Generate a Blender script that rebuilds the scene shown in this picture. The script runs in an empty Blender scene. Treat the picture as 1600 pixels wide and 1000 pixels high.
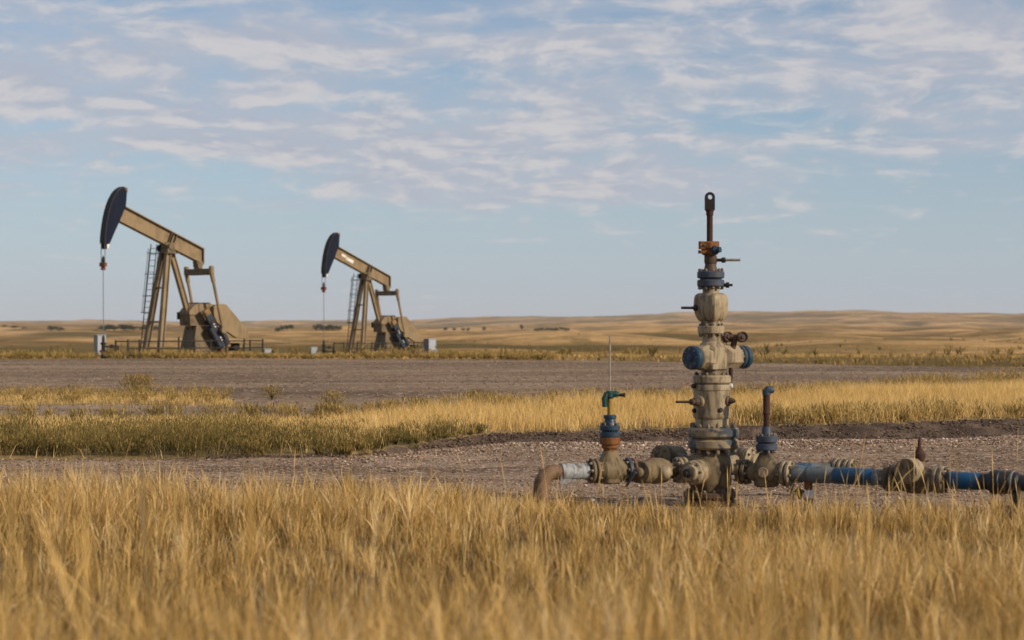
import bpy, bmesh, math, random
import numpy as np
from mathutils import Vector, Matrix

random.seed(7)
rng = np.random.default_rng(11)
R = math.radians
S = bpy.context.scene
COL = S.collection

# ------------------------------------------------------------------ camera, sky, sun, exposure
EYE = 1.75
cam_d = bpy.data.cameras.new('camera')
cam = bpy.data.objects.new('camera', cam_d)
COL.objects.link(cam)
cam.location = (0, 0, EYE)
cam.rotation_euler = (R(90.15), 0, 0)
cam_d.lens = 70
cam_d.sensor_width = 36
cam_d.clip_start = 0.1
cam_d.clip_end = 60000
cam_d.dof.use_dof = True
cam_d.dof.focus_distance = 27
cam_d.dof.aperture_fstop = 2.4
S.camera = cam

SUN_AZ, SUN_EL = 117.0, 25.0        # azimuth clockwise from +Y (the view direction), elevation
sun_dir = Vector((math.sin(R(SUN_AZ)) * math.cos(R(SUN_EL)), math.cos(R(SUN_AZ)) * math.cos(R(SUN_EL)), math.sin(R(SUN_EL))))
sl = bpy.data.lights.new('sun', 'SUN')
sl.energy = 4.5
sl.angle = R(1.0)
sl.color = (1.0, 0.85, 0.65)
so = bpy.data.objects.new('sun', sl)
COL.objects.link(so)
so.rotation_euler = sun_dir.to_track_quat('Z', 'Y').to_euler()

S.view_settings.view_transform = 'Standard'
S.view_settings.look = 'None'
S.view_settings.exposure = 0.0
S.view_settings.gamma = 1.0
S.view_settings.use_curve_mapping = False
S.cycles.use_denoising = True
S.cycles.max_bounces = 6
S.cycles.transparent_max_bounces = 6
S.cycles.volume_bounces = 0


class NT:
    """small node-tree writer"""
    def __init__(self, tree):
        self.t = tree
        self.n = tree.nodes
        self.n.clear()

    def node(self, kind, **kw):
        nd = self.n.new(kind)
        for k, v in kw.items():
            if k == 'inp':
                for kk, vv in v.items():
                    self.put(nd.inputs[kk], vv)
            else:
                setattr(nd, k, v)
        return nd

    def put(self, sock, v):
        if isinstance(v, bpy.types.NodeSocket):
            self.t.links.new(v, sock)
        else:
            sock.default_value = v

    def math(self, op, a, b=0.0, c=0.0, clamp=False):
        nd = self.n.new('ShaderNodeMath')
        nd.operation = op
        nd.use_clamp = clamp
        for i, v in enumerate((a, b, c)):
            self.put(nd.inputs[i], v)
        return nd.outputs[0]

    def vmath(self, op, a, b=(0, 0, 0)):
        nd = self.n.new('ShaderNodeVectorMath')
        nd.operation = op
        self.put(nd.inputs[0], a)
        self.put(nd.inputs[1], b)
        return nd.outputs[0]

    def noise(self, vec, scale, detail=4.0, rough=0.55, dist=0.0, out='Fac'):
        nd = self.n.new('ShaderNodeTexNoise')
        self.put(nd.inputs['Vector'], vec)
        self.put(nd.inputs['Scale'], scale)
        nd.inputs['Detail'].default_value = detail
        nd.inputs['Roughness'].default_value = rough
        nd.inputs['Distortion'].default_value = dist
        return nd.outputs[out]

    def ramp(self, fac, stops, interp='LINEAR'):
        nd = self.n.new('ShaderNodeValToRGB')
        nd.color_ramp.interpolation = interp
        el = nd.color_ramp.elements
        while len(el) < len(stops):
            el.new(0.5)
        for e, (p, c) in zip(el, stops):
            e.position = p
            e.color = (c, c, c, 1) if isinstance(c, (int, float)) else (*c, 1)
        self.put(nd.inputs[0], fac)
        return nd.outputs[0]

    def step(self, v, a, b):
        nd = self.n.new('ShaderNodeMapRange')
        nd.interpolation_type = 'SMOOTHSTEP'
        self.put(nd.inputs[0], v)
        nd.inputs[1].default_value = a
        nd.inputs[2].default_value = b
        return nd.outputs[0]

    def mix(self, fac, a, b, mode='MIX'):
        nd = self.n.new('ShaderNodeMix')
        nd.data_type = 'RGBA'
        nd.blend_type = mode
        self.put(nd.inputs[0], fac)
        for i, v in ((6, a), (7, b)):
            if isinstance(v, tuple) and len(v) == 3:
                v = (*v, 1)
            self.put(nd.inputs[i], v)
        return nd.outputs[2]


world = bpy.data.worlds.new('World')
S.world = world
world.use_nodes = True
w = NT(world.node_tree)
sky = w.node('ShaderNodeTexSky', sky_type='NISHITA', sun_disc=False)
sky.sun_elevation = R(SUN_EL)
sky.sun_rotation = R(SUN_AZ)
sky.altitude = 600
sky.air_density = 1.0
sky.dust_density = 0.6
sky.ozone_density = 2.2
dirv = w.node('ShaderNodeTexCoord').outputs['Generated']
sep = w.node('ShaderNodeSeparateXYZ', inp={0: dirv})
dz = w.math('MAXIMUM', sep.outputs[2], 0.0)
den = w.math('ADD', dz, 0.20)
px = w.math('DIVIDE', sep.outputs[0], den)
py = w.math('DIVIDE', sep.outputs[1], den)
pv = w.node('ShaderNodeCombineXYZ', inp={0: px, 1: py, 2: 3.7}).outputs[0]
big = w.noise(pv, 1.25, 3, 0.5, 0.2)
warp = w.noise(pv, 2.6, 3, 0.5, 0.0, 'Color')
pw_ = w.vmath('ADD', pv, w.vmath('MULTIPLY', w.vmath('SUBTRACT', warp, (0.5, 0.5, 0.5)), (0.22, 0.22, 0.0)))
puff = w.noise(pw_, 8.0, 7, 0.62, 0.0)
streak = w.noise(w.vmath('MULTIPLY', pw_, (0.6, 2.4, 1.0)), 2.4, 6, 0.58, 0.3)
# a soft sheet of cloud, thinning out towards the horizon
thin = w.math('MULTIPLY', w.math('SUBTRACT', w.step(dz, 0.02, 0.10), 1.0), 0.30)
sheet = w.math('ADD', w.math('ADD', w.math('MULTIPLY', big, 0.9), w.math('MULTIPLY', streak, 0.7)), thin)
cov1 = w.math('MULTIPLY', w.step(sheet, 0.66, 0.92), 0.66)
# brighter puffs in and above it
dens = w.math('ADD', w.math('ADD', w.math('MULTIPLY', puff, 1.0), w.math('MULTIPLY', big, 0.55)), w.math('MULTIPLY', thin, 0.9))
cov2 = w.math('MULTIPLY', w.step(dens, 0.63, 0.90), 0.80)
lit = w.noise(w.vmath('ADD', pw_, (-0.028, 0.04, 0.0)), 8.0, 7, 0.62, 0.0)
relief = w.math('ADD', w.math('MULTIPLY', w.math('SUBTRACT', puff, lit), 2.2), w.math('MULTIPLY', w.math('SUBTRACT', puff, 0.5), 1.0))
relief = w.step(relief, -0.30, 0.45)
ccol = w.mix(relief, (4.3, 4.55, 5.35), (6.4, 6.15, 6.2))
# hazy air low over the horizon, the same all round
veil = w.math('MULTIPLY', w.math('SUBTRACT', 1.0, w.step(dz, -0.03, 0.17)), 0.82)
deep = w.mix(1.0, sky.outputs[0], (0.87, 0.93, 1.0), 'MULTIPLY')
skyb = w.mix(veil, deep, (4.3, 4.95, 6.1))
skyc = w.mix(cov2, w.mix(cov1, skyb, (4.7, 4.95, 5.7)), ccol)
bg = w.node('ShaderNodeBackground', inp={0: skyc, 1: 0.10})
w.node('ShaderNodeOutputWorld', inp={0: bg.outputs[0]})


# ------------------------------------------------------------------ materials
def new_mat(name):
    m = bpy.data.materials.new(name)
    m.use_nodes = True
    nt = NT(m.node_tree)
    return m, nt


def finish(nt, color, rough=0.6, metal=0.0, bump=None, bump_d=0.01, spec=0.3):
    b = nt.node('ShaderNodeBsdfPrincipled')
    nt.put(b.inputs['Base Color'], color)
    nt.put(b.inputs['Roughness'], rough)
    b.inputs['Metallic'].default_value = metal
    b.inputs['Specular IOR Level'].default_value = spec
    if bump is not None:
        bp = nt.node('ShaderNodeBump', inp={'Height': bump, 'Strength': 0.6, 'Distance': bump_d})
        nt.put(b.inputs['Normal'], bp.outputs[0])
    nt.node('ShaderNodeOutputMaterial', inp={0: b.outputs[0]})


def paint(name, base, dirt, amount=0.5, scale=6.0, rough=0.6, rust=0.0, patch=None, patch_at=0.55, bump_d=0.003, metal=0.0):
    """worn paint: base coat, patches of an older coat, grime and rust spots"""
    m, nt = new_mat(name)
    co = nt.node('ShaderNodeTexCoord').outputs['Object']
    info = nt.node('ShaderNodeObjectInfo')
    co = nt.vmath('ADD', co, nt.vmath('MULTIPLY', info.outputs['Location'], (0.37, 0.21, 0.0)))
    n1 = nt.noise(co, scale, 6, 0.6, 0.4)
    n2 = nt.noise(co, scale * 4.5, 5, 0.65)
    n3 = nt.noise(nt.vmath('MULTIPLY', co, (1.0, 1.0, 0.25)), scale * 2.2, 4, 0.6, 0.6)
    c = nt.mix(n2, tuple(v * 0.86 for v in base), tuple(min(1, v * 1.12) for v in base))
    if patch:
        c = nt.mix(nt.step(nt.noise(nt.vmath('ADD', co, (3.1, 1.7, 0.4)), scale * 0.8, 5, 0.62, 0.8), patch_at, patch_at + 0.07), c, patch)
    c = nt.mix(nt.math('MULTIPLY', nt.step(n3, 0.46, 0.64), amount), c, dirt)
    c = nt.mix(nt.math('MULTIPLY', nt.step(n1, 0.52, 0.66), amount * 0.75), c, tuple(v * 0.6 for v in dirt))
    if rust > 0:
        sp = nt.step(nt.noise(nt.vmath('ADD', co, (9.0, 4.0, 2.0)), scale * 3.0, 5, 0.7), 0.68 - 0.18 * rust, 0.76 - 0.18 * rust)
        c = nt.mix(sp, c, (0.16, 0.06, 0.022))
    finish(nt, c, nt.ramp(n2, [(0.3, rough - 0.1), (0.7, min(1, rough + 0.15))]), metal, nt.math('ADD', n2, n1), bump_d, 0.3 if rough < 0.7 else 0.12)
    return m


M = {}
M['beige'] = paint('beige_paint', (0.31, 0.245, 0.155), (0.085, 0.062, 0.038), 0.8, 6.5, 0.5, 0.25)
M['beige_dull'] = paint('dull_beige_paint', (0.165, 0.122, 0.066), (0.04, 0.029, 0.018), 0.85, 7.0, 0.6, 0.45)
M['beige_blue'] = paint('beige_over_blue_paint', (0.25, 0.195, 0.12), (0.075, 0.058, 0.037), 0.6, 5.0, 0.55, 0.25, (0.04, 0.06, 0.085), 0.54)
M['blue'] = paint('blue_paint', (0.014, 0.042, 0.078), (0.05, 0.055, 0.06), 0.5, 6.0, 0.4, 0.12)
M['blue_dull'] = paint('dull_blue_paint', (0.045, 0.062, 0.095), (0.05, 0.045, 0.045), 0.6, 6.0, 0.5, 0.3)
M['blue_pipe'] = paint('pipe_blue_coating', (0.008, 0.07, 0.155), (0.045, 0.05, 0.055), 0.7, 7.0, 0.45, 0.1)
M['pipe_worn'] = paint('worn_pipe_coating', (0.13, 0.145, 0.145), (0.06, 0.05, 0.037), 0.75, 5.0, 0.6, 0.35, (0.06, 0.12, 0.18), 0.55)
M['rust'] = paint('rusty_steel', (0.058, 0.031, 0.026), (0.07, 0.035, 0.02), 0.6, 9.0, 0.75, 0.3)
M['rust_orange'] = paint('orange_rust_paint', (0.20, 0.085, 0.032), (0.075, 0.036, 0.02), 0.6, 9.0, 0.7, 0.3)
M['rust_pipe'] = paint('rusty_tan_pipe', (0.19, 0.115, 0.066), (0.085, 0.045, 0.022), 0.75, 5.0, 0.65, 0.4)
M['dark_steel'] = paint('dark_steel', (0.03, 0.022, 0.022), (0.03, 0.02, 0.016), 0.5, 12.0, 0.45, 0.25, metal=0.3)
M['black'] = paint('black_coating', (0.016, 0.018, 0.022), (0.055, 0.048, 0.04), 0.5, 8.0, 0.45)
M['brown_steel'] = paint('brown_steel', (0.085, 0.052, 0.034), (0.05, 0.03, 0.02), 0.6, 10.0, 0.6, 0.3)
M['green'] = paint('green_paint', (0.012, 0.06, 0.052), (0.03, 0.035, 0.03), 0.4, 10.0, 0.45)
M['yellow'] = paint('yellow_paint', (0.29, 0.185, 0.032), (0.14, 0.09, 0.03), 0.6, 10.0, 0.55, 0.2)
M['tape'] = paint('pale_pipe_wrap', (0.30, 0.32, 0.335), (0.14, 0.10, 0.07), 0.8, 9.0, 0.6, 0.05, bump_d=0.012)
M['silver'] = paint('pale_steel', (0.62, 0.61, 0.58), (0.25, 0.22, 0.18), 0.4, 9.0, 0.4)
M['bright_stem'] = paint('bare_steel_stem', (0.34, 0.30, 0.24), (0.15, 0.11, 0.07), 0.5, 12.0, 0.35, metal=0.5)
M['nut'] = paint('weathered_nut_steel', (0.20, 0.16, 0.115), (0.06, 0.042, 0.03), 0.7, 14.0, 0.6, 0.5)
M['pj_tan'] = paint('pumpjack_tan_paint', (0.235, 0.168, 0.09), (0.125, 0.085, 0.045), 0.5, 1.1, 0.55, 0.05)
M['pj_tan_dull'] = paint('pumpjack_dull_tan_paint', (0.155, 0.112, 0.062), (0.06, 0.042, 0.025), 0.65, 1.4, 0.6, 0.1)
M['pj_navy'] = paint('pumpjack_navy_paint', (0.008, 0.013, 0.030), (0.014, 0.017, 0.027), 0.4, 1.2, 0.78)
M['pj_blue'] = paint('counterweight_blue_paint', (0.018, 0.028, 0.05), (0.03, 0.027, 0.024), 0.5, 2.0, 0.5, 0.15)
M['pj_black'] = paint('pumpjack_black_steel', (0.012, 0.011, 0.011), (0.05, 0.035, 0.025), 0.5, 3.0, 0.6)
M['cabinet'] = paint('cabinet_grey_paint', (0.33, 0.355, 0.39), (0.3, 0.29, 0.27), 0.3, 2.0, 0.5)
M['cabinet_dark'] = paint('cabinet_dark_grey_paint', (0.17, 0.19, 0.22), (0.1, 0.1, 0.1), 0.3, 2.0, 0.5)
M['ochre'] = paint('ochre_paint', (0.24, 0.145, 0.05), (0.10, 0.06, 0.03), 0.6, 2.0, 0.6)
M['white'] = paint('white_paint', (0.72, 0.70, 0.66), (0.4, 0.33, 0.25), 0.4, 3.0, 0.5)
M['rust_rod'] = paint('rusty_carrier_steel', (0.20, 0.075, 0.045), (0.08, 0.04, 0.03), 0.5, 6.0, 0.7)


def ground_mat(name, stops, scale, bump_scale, bump_d, fine=True, stretch=(1, 1, 1), speck=None):
    m, nt = new_mat(name)
    co = nt.node('ShaderNodeTexCoord').outputs['Object']
    sc = nt.vmath('MULTIPLY', co, stretch)
    n1 = nt.noise(sc, scale, 6, 0.62, 0.6)
    n2 = nt.noise(co, bump_scale, 4, 0.7)
    c = nt.ramp(n1, stops)
    c = nt.mix(0.55, c, nt.ramp(n2, [(0.25, 0.35), (0.75, 1.0)]), 'MULTIPLY')
    if speck:
        vor = nt.node('ShaderNodeTexVoronoi', inp={'Vector': co, 'Scale': speck[0]})
        r = nt.node('ShaderNodeSeparateColor', inp={0: vor.outputs['Color']}).outputs[0]
        c = nt.mix(nt.step(r, 1.0 - speck[2], 1.0 - speck[2] + 0.05), c, speck[1])
    finish(nt, c, 0.95, 0.0, n2, bump_d, 0.15)
    return m


M['soil'] = ground_mat('dry_soil', [(0.35, (0.10, 0.068, 0.036)), (0.5, (0.17, 0.115, 0.058)), (0.65, (0.23, 0.16, 0.085))], 0.9, 14, 0.05)
M['gravel'] = ground_mat('gravel_bed', [(0.36, (0.16, 0.104, 0.064)), (0.5, (0.27, 0.182, 0.118)), (0.64, (0.37, 0.265, 0.18))], 0.5, 22, 0.06, stretch=(0.5, 1.6, 1), speck=(26, (0.48, 0.36, 0.27), 0.18))
M['dirt'] = ground_mat('dark_dirt', [(0.36, (0.07, 0.046, 0.032)), (0.5, (0.115, 0.078, 0.055)), (0.64, (0.18, 0.125, 0.09))], 1.5, 12, 0.08)
M['pad'] = ground_mat('pad_gravel', [(0.37, (0.145, 0.096, 0.058)), (0.5, (0.235, 0.16, 0.10)), (0.63, (0.33, 0.235, 0.155))], 0.16, 3.5, 0.12, stretch=(0.35, 1.0, 1), speck=(7, (0.42, 0.305, 0.215), 0.12))
M['meadow'] = ground_mat('meadow_soil', [(0.3, (0.19, 0.13, 0.055)), (0.55, (0.30, 0.21, 0.09)), (0.75, (0.36, 0.26, 0.12))], 0.4, 6, 0.1)


def prairie_mat():
    m, nt = new_mat('prairie_grassland')
    co = nt.node('ShaderNodeTexCoord').outputs['Object']
    a = nt.noise(nt.vmath('MULTIPLY', co, (0.7, 1.0, 0)), 0.011, 6, 0.6, 0.9)
    b = nt.noise(nt.vmath('MULTIPLY', co, (0.6, 1.0, 0)), 0.0021, 5, 0.55, 0.7)
    f = nt.noise(co, 0.16, 5, 0.7)
    g = nt.noise(co, 1.6, 3, 0.7)
    c1 = nt.ramp(a, [(0.36, (0.11, 0.085, 0.026)), (0.455, (0.26, 0.185, 0.065)), (0.53, (0.46, 0.31, 0.12)), (0.62, (0.62, 0.43, 0.20))])
    c2 = nt.ramp(b, [(0.36, (0.13, 0.10, 0.045)), (0.44, (0.36, 0.245, 0.11)), (0.52, (0.70, 0.455, 0.27)), (0.59, (0.66, 0.43, 0.25)), (0.65, (0.20, 0.145, 0.075))])
    c = nt.mix(nt.math('MULTIPLY_ADD', nt.step(nt.math('POWER', nt.math('ADD', nt.math('MULTIPLY', nt.node('ShaderNodeSeparateXYZ', inp={0: co}).outputs[1], 0.001), 0.0), 1.0), 0.5, 2.2), 0.55, 0.2), c1, c2)
    # draws stay greener, ridge tops are bleached
    rise = nt.math('ADD', nt.node('ShaderNodeAttribute', attribute_name='rise').outputs['Fac'], nt.math('MULTIPLY', nt.math('SUBTRACT', a, 0.5), 5.0))
    c = nt.mix(nt.math('MULTIPLY', nt.step(rise, 0.2, -0.6), 0.85), c, (0.15, 0.115, 0.038))
    c = nt.mix(nt.math('MULTIPLY', nt.step(rise, 0.45, 0.95), 0.75), c, (0.78, 0.54, 0.29))
    st = nt.noise(nt.vmath('MULTIPLY', co, (0.25, 1.0, 0)), 0.03, 5, 0.6, 1.2)
    c = nt.mix(nt.math('MULTIPLY', nt.step(st, 0.52, 0.62), 0.55), c, (0.15, 0.115, 0.038))
    c = nt.mix(nt.math('MULTIPLY', nt.step(st, 0.46, 0.38), 0.4), c, (0.66, 0.47, 0.24))
    c = nt.mix(0.45, c, nt.ramp(f, [(0.3, 0.4), (0.7, 1.0)]), 'MULTIPLY')
    c = nt.mix(0.3, c, nt.ramp(g, [(0.3, 0.4), (0.7, 1.0)]), 'MULTIPLY')
    v = nt.noise(nt.vmath('MULTIPLY', co, (1.0, 1.0, 0)), 0.55, 4, 0.75)
    c = nt.mix(nt.math('MULTIPLY', nt.step(v, 0.56, 0.66), 0.6), c, (0.11, 0.09, 0.03))
    mot = nt.noise(nt.vmath('MULTIPLY', co, (0.8, 1.0, 0)), 0.022, 9, 0.72, 0.5)
    c = nt.mix(nt.math('MULTIPLY', nt.step(mot, 0.49, 0.58), 0.62), c, (0.15, 0.122, 0.042))
    mo2 = nt.noise(nt.vmath('MULTIPLY', co, (0.5, 1.0, 0)), 0.0045, 8, 0.68, 0.8)
    c = nt.mix(nt.math('MULTIPLY', nt.step(mo2, 0.53, 0.60), 0.55), c, (0.17, 0.135, 0.06))
    c = nt.mix(1.0, c, (0.95, 0.84, 0.67), 'MULTIPLY')
    finish(nt, c, 0.95, 0, nt.math('ADD', nt.math('MULTIPLY', f, 4.0), g), 0.5, 0.1)
    return m


M['prairie'] = prairie_mat()


def blade_mat(name, stops, transl=0.35):
    m, nt = new_mat(name)
    tint = nt.node('ShaderNodeAttribute', attribute_name='tint').outputs['Fac']
    col = nt.ramp(tint, stops)
    d = nt.node('ShaderNodeBsdfPrincipled')
    nt.put(d.inputs['Base Color'], col)
    d.inputs['Roughness'].default_value = 0.65
    d.inputs['Specular IOR Level'].default_value = 0.25
    t = nt.node('ShaderNodeBsdfTranslucent', inp={0: col})
    mx = nt.node('ShaderNodeMixShader', inp={0: transl, 1: d.outputs[0], 2: t.outputs[0]})
    nt.node('ShaderNodeOutputMaterial', inp={0: mx.outputs[0]})
    return m


GOLD = [(0.0, (0.085, 0.058, 0.02)), (0.2, (0.25, 0.148, 0.042)), (0.45, (0.485, 0.302, 0.086)), (0.75, (0.66, 0.438, 0.155)), (1.0, (0.82, 0.63, 0.34))]
M['grass'] = blade_mat('dry_grass_blades', GOLD)
M['meadow_grass'] = blade_mat('meadow_grass_blades', [(0.0, (0.13, 0.10, 0.026)), (0.25, (0.38, 0.235, 0.07)), (0.5, (0.65, 0.42, 0.135)), (0.8, (0.84, 0.575, 0.22)), (1.0, (0.88, 0.68, 0.33))], 0.4)
M['weed'] = blade_mat('green_weed_leaves', [(0.0, (0.064, 0.057, 0.015)), (0.35, (0.145, 0.113, 0.029)), (0.65, (0.28, 0.19, 0.056)), (1.0, (0.48, 0.33, 0.11))], 0.3)
M['tree_leaf'] = blade_mat('tree_leaves', [(0.0, (0.022, 0.032, 0.014)), (0.6, (0.045, 0.06, 0.024)), (1.0, (0.075, 0.09, 0.036))], 0.2)
M['bark'] = paint('tree_bark', (0.07, 0.05, 0.035), (0.03, 0.02, 0.015), 0.5, 2.0, 0.9)


def stone_mat():
    m, nt = new_mat('gravel_stones')
    tint = nt.node('ShaderNodeAttribute', attribute_name='tint').outputs['Fac']
    co = nt.node('ShaderNodeTexCoord').outputs['Object']
    col = nt.ramp(tint, [(0.0, (0.07, 0.046, 0.033)), (0.35, (0.20, 0.132, 0.092)), (0.65, (0.37, 0.255, 0.178)), (0.88, (0.56, 0.42, 0.315)), (1.0, (0.72, 0.63, 0.56))])
    n = nt.noise(co, 45, 4, 0.7)
    col = nt.mix(0.4, col, nt.ramp(n, [(0.3, 0.4), (0.7, 1.0)]), 'MULTIPLY')
    finish(nt, col, 0.85, 0, n, 0.004, 0.25)
    return m


M['stone'] = stone_mat()


# ------------------------------------------------------------------ mesh helpers
def tag(o, label=None, cat=None, group=None, kind=None):
    if label: o['label'] = label
    if cat: o['category'] = cat
    if group: o['group'] = group
    if kind: o['kind'] = kind
    return o


def empty(name, loc, label=None, cat=None, group=None, rz=0.0):
    o = bpy.data.objects.new(name, None)
    o.empty_display_size = 0.2
    COL.objects.link(o)
    o.location = loc
    o.rotation_euler = (0, 0, rz)
    return tag(o, label, cat, group)


def frame_of(axis):
    a = Vector(axis).normalized()
    up = Vector((0, 0, 1)) if abs(a.z) < 0.95 else Vector((1, 0, 0))
    u = up.cross(a).normalized()
    return a, u, a.cross(u)


class MB:
    """collects shapes; build() links them as one mesh object"""
    def __init__(self):
        self.v = []
        self.f = []

    def _ring(self, c, u, v, r, n, ph=0.0):
        i0 = len(self.v)
        for k in range(n):
            a = ph + 2 * math.pi * k / n
            self.v.append(c + (u * math.cos(a) + v * math.sin(a)) * r)
        return list(range(i0, i0 + n))

    def _bridge(self, a, b):
        n = len(a)
        for k in range(n):
            self.f.append((a[k], a[(k + 1) % n], b[(k + 1) % n], b[k]))

    def lathe(self, prof, at=(0, 0, 0), axis=(0, 0, 1), n=32, ph=0.0):
        a, u, v = frame_of(axis)
        at = Vector(at)
        prev = None
        for i, (r, t) in enumerate(prof):
            ring = self._ring(at + a * t, u, v, max(r, 1e-4), n, ph)
            if prev is None:
                if r > 1e-3: self.f.append(tuple(reversed(ring)))
            else:
                self._bridge(prev, ring)
            prev = ring
        if prof[-1][0] > 1e-3: self.f.append(tuple(prev))
        return self

    def disc(self, r, t0, t1, at=(0, 0, 0), axis=(0, 0, 1), n=40, ch=None):
        ch = min(r * 0.08, abs(t1 - t0) * 0.25) if ch is None else ch
        return self.lathe([(r - ch, t0), (r, t0 + ch), (r, t1 - ch), (r - ch, t1)], at, axis, n)

    def loft(self, secs, at=(0, 0, 0), n=40, p=4.0, rot=0.0):
        """rounded-square sections (z, half width)"""
        at = Vector(at)
        prev = None
        for i, (z, h) in enumerate(secs):
            i0 = len(self.v)
            for k in range(n):
                a = 2 * math.pi * k / n
                c, s = math.cos(a), math.sin(a)
                rr = h / (abs(c) ** p + abs(s) ** p) ** (1 / p)
                self.v.append(at + Vector((rr * math.cos(a + rot), rr * math.sin(a + rot), z)))
            ring = list(range(i0, i0 + n))
            if prev is None: self.f.append(tuple(reversed(ring)))
            else: self._bridge(prev, ring)
            prev = ring
        self.f.append(tuple(prev))
        return self

    def tube(self, pts, r, n=12):
        pts = [Vector(p) for p in pts]
        rs = r if isinstance(r, (list, tuple)) else [r] * len(pts)
        prev = None
        u = None
        for i, p in enumerate(pts):
            d = (pts[min(i + 1, len(pts) - 1)] - pts[max(i - 1, 0)]).normalized()
            if u is None:
                _, u, _ = frame_of(d)
            u = (u - d * u.dot(d)).normalized()
            ring = self._ring(p, u, d.cross(u), rs[i], n)
            if prev is None: self.f.append(tuple(reversed(ring)))
            else: self._bridge(prev, ring)
            prev = ring
        self.f.append(tuple(prev))
        return self

    def box(self, c, s, axes=None, ch=0.0):
        """box with chamfered long edges: centre, size, optional (x, y, z) axes"""
        c = Vector(c)
        X, Y, Z = [Vector(a) for a in (axes or ((1, 0, 0), (0, 1, 0), (0, 0, 1)))]
        hx, hy, hz = s[0] / 2, s[1] / 2, s[2] / 2
        ch = min(ch, hx * 0.6, hy * 0.6)
        if ch > 0:
            o = [(-hx + ch, -hy), (hx - ch, -hy), (hx, -hy + ch), (hx, hy - ch), (hx - ch, hy), (-hx + ch, hy), (-hx, hy - ch), (-hx, -hy + ch)]
        else:
            o = [(-hx, -hy), (hx, -hy), (hx, hy), (-hx, hy)]
        i0 = len(self.v)
        for z in (-hz, hz):
            for x, y in o:
                self.v.append(c + X * x + Y * y + Z * z)
        n = len(o)
        a = list(range(i0, i0 + n)); b = list(range(i0 + n, i0 + 2 * n))
        self.f.append(tuple(reversed(a))); self.f.append(tuple(b))
        self._bridge(a, b)
        return self

    def beam(self, p0, p1, wd, ht, ch=0.0, side=(0, 1, 0)):
        """bar from p0 to p1: wd along side, ht across"""
        p0, p1 = Vector(p0), Vector(p1)
        z = (p1 - p0).normalized()
        x = Vector(side); x = (x - z * x.dot(z)).normalized()
        y = z.cross(x)
        return self.box((p0 + p1) / 2, (wd, ht, (p1 - p0).length), (x, y, z), ch)

    def prism(self, outline, y0, y1):
        """outline in x-z, pulled from y0 to y1"""
        i0 = len(self.v); n = len(outline)
        for y in (y0, y1):
            for x, z in outline:
                self.v.append(Vector((x, y, z)))
        a = list(range(i0, i0 + n)); b = list(range(i0 + n, i0 + 2 * n))
        self.f.append(tuple(a)); self.f.append(tuple(reversed(b)))
        self._bridge(b, a)
        return self

    def mesh(self, name, mat, sharp=32):
        me = bpy.data.meshes.new(name)
        me.from_pydata([tuple(p) for p in self.v], [], self.f)
        bm = bmesh.new(); bm.from_mesh(me)
        bmesh.ops.recalc_face_normals(bm, faces=bm.faces)
        bm.to_mesh(me); bm.free()
        me.polygons.foreach_set('use_smooth', [True] * len(me.polygons))
        me.set_sharp_from_angle(angle=R(sharp))
        me.materials.append(mat)
        return me

    def build(self, name, mat, parent=None, sharp=32):
        o = bpy.data.objects.new(name, self.mesh(name, mat, sharp))
        COL.objects.link(o)
        o.parent = parent
        return o


def copy_tree(o, parent=None):
    c = o.copy()
    COL.objects.link(c)
    c.parent = parent
    for ch in list(o.children):
        copy_tree(ch, c)
    return c


def big_mesh(name, verts, loops, starts, mat, attrs=None, smooth=False):
    me = bpy.data.meshes.new(name)
    me.vertices.add(len(verts))
    me.vertices.foreach_set('co', np.ascontiguousarray(verts, dtype=np.float32).ravel())
    me.loops.add(len(loops))
    me.loops.foreach_set('vertex_index', np.ascontiguousarray(loops, dtype=np.int32))
    me.polygons.add(len(starts))
    me.polygons.foreach_set('loop_start', np.ascontiguousarray(starts, dtype=np.int32))
    if smooth:
        me.polygons.foreach_set('use_smooth', np.ones(len(starts), dtype=bool))
    for k, a in (attrs or {}).items():
        at = me.attributes.new(k, 'FLOAT', 'POINT')
        at.data.foreach_set('value', np.ascontiguousarray(a, dtype=np.float32))
    me.update(calc_edges=True)
    me.materials.append(mat)
    o = bpy.data.objects.new(name, me)
    COL.objects.link(o)
    return o


# ------------------------------------------------------------------ terrain
def sstep(a, b, x):
    t = np.clip((x - a) / (b - a), 0, 1)
    return t * t * (3 - 2 * t)


_tr = np.random.default_rng(5)


def waves(n, lo, hi):
    k = np.exp(_tr.uniform(math.log(2 * math.pi / hi), math.log(2 * math.pi / lo), n))
    a = _tr.uniform(0, 2 * math.pi, n)
    return k * np.cos(a), k * np.sin(a), _tr.uniform(0, 6.283, n), 1.0 / np.sqrt(n)


def wsum(W, x, y):
    kx, ky, ph, a = W
    out = np.zeros_like(x)
    for i in range(len(kx)):
        out += np.sin(kx[i] * x + ky[i] * y + ph[i])
    return out * a


W_FINE, W_SMALL, W_MID, W_BIG, W_HUGE = waves(14, 0.25, 1.5), waves(12, 3, 14), waves(12, 60, 260), waves(12, 250, 800), waves(10, 900, 2600)
DIRT_X = [-60, -9, -2.2, -1.6, -0.9, 0, 1.8, 3.9, 8.4, 14, 60]
GRAVEL_Y = [25.6, 25.8, 26.2, 27.0, 28.1, 29.2, 29.7, 30.2, 31.4, 32.6, 34]
DIRT_Y = [24.6, 24.8, 25.9, 27.3, 28.8, 30.0, 30.5, 31.2, 32.9, 34.2, 36]


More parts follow.
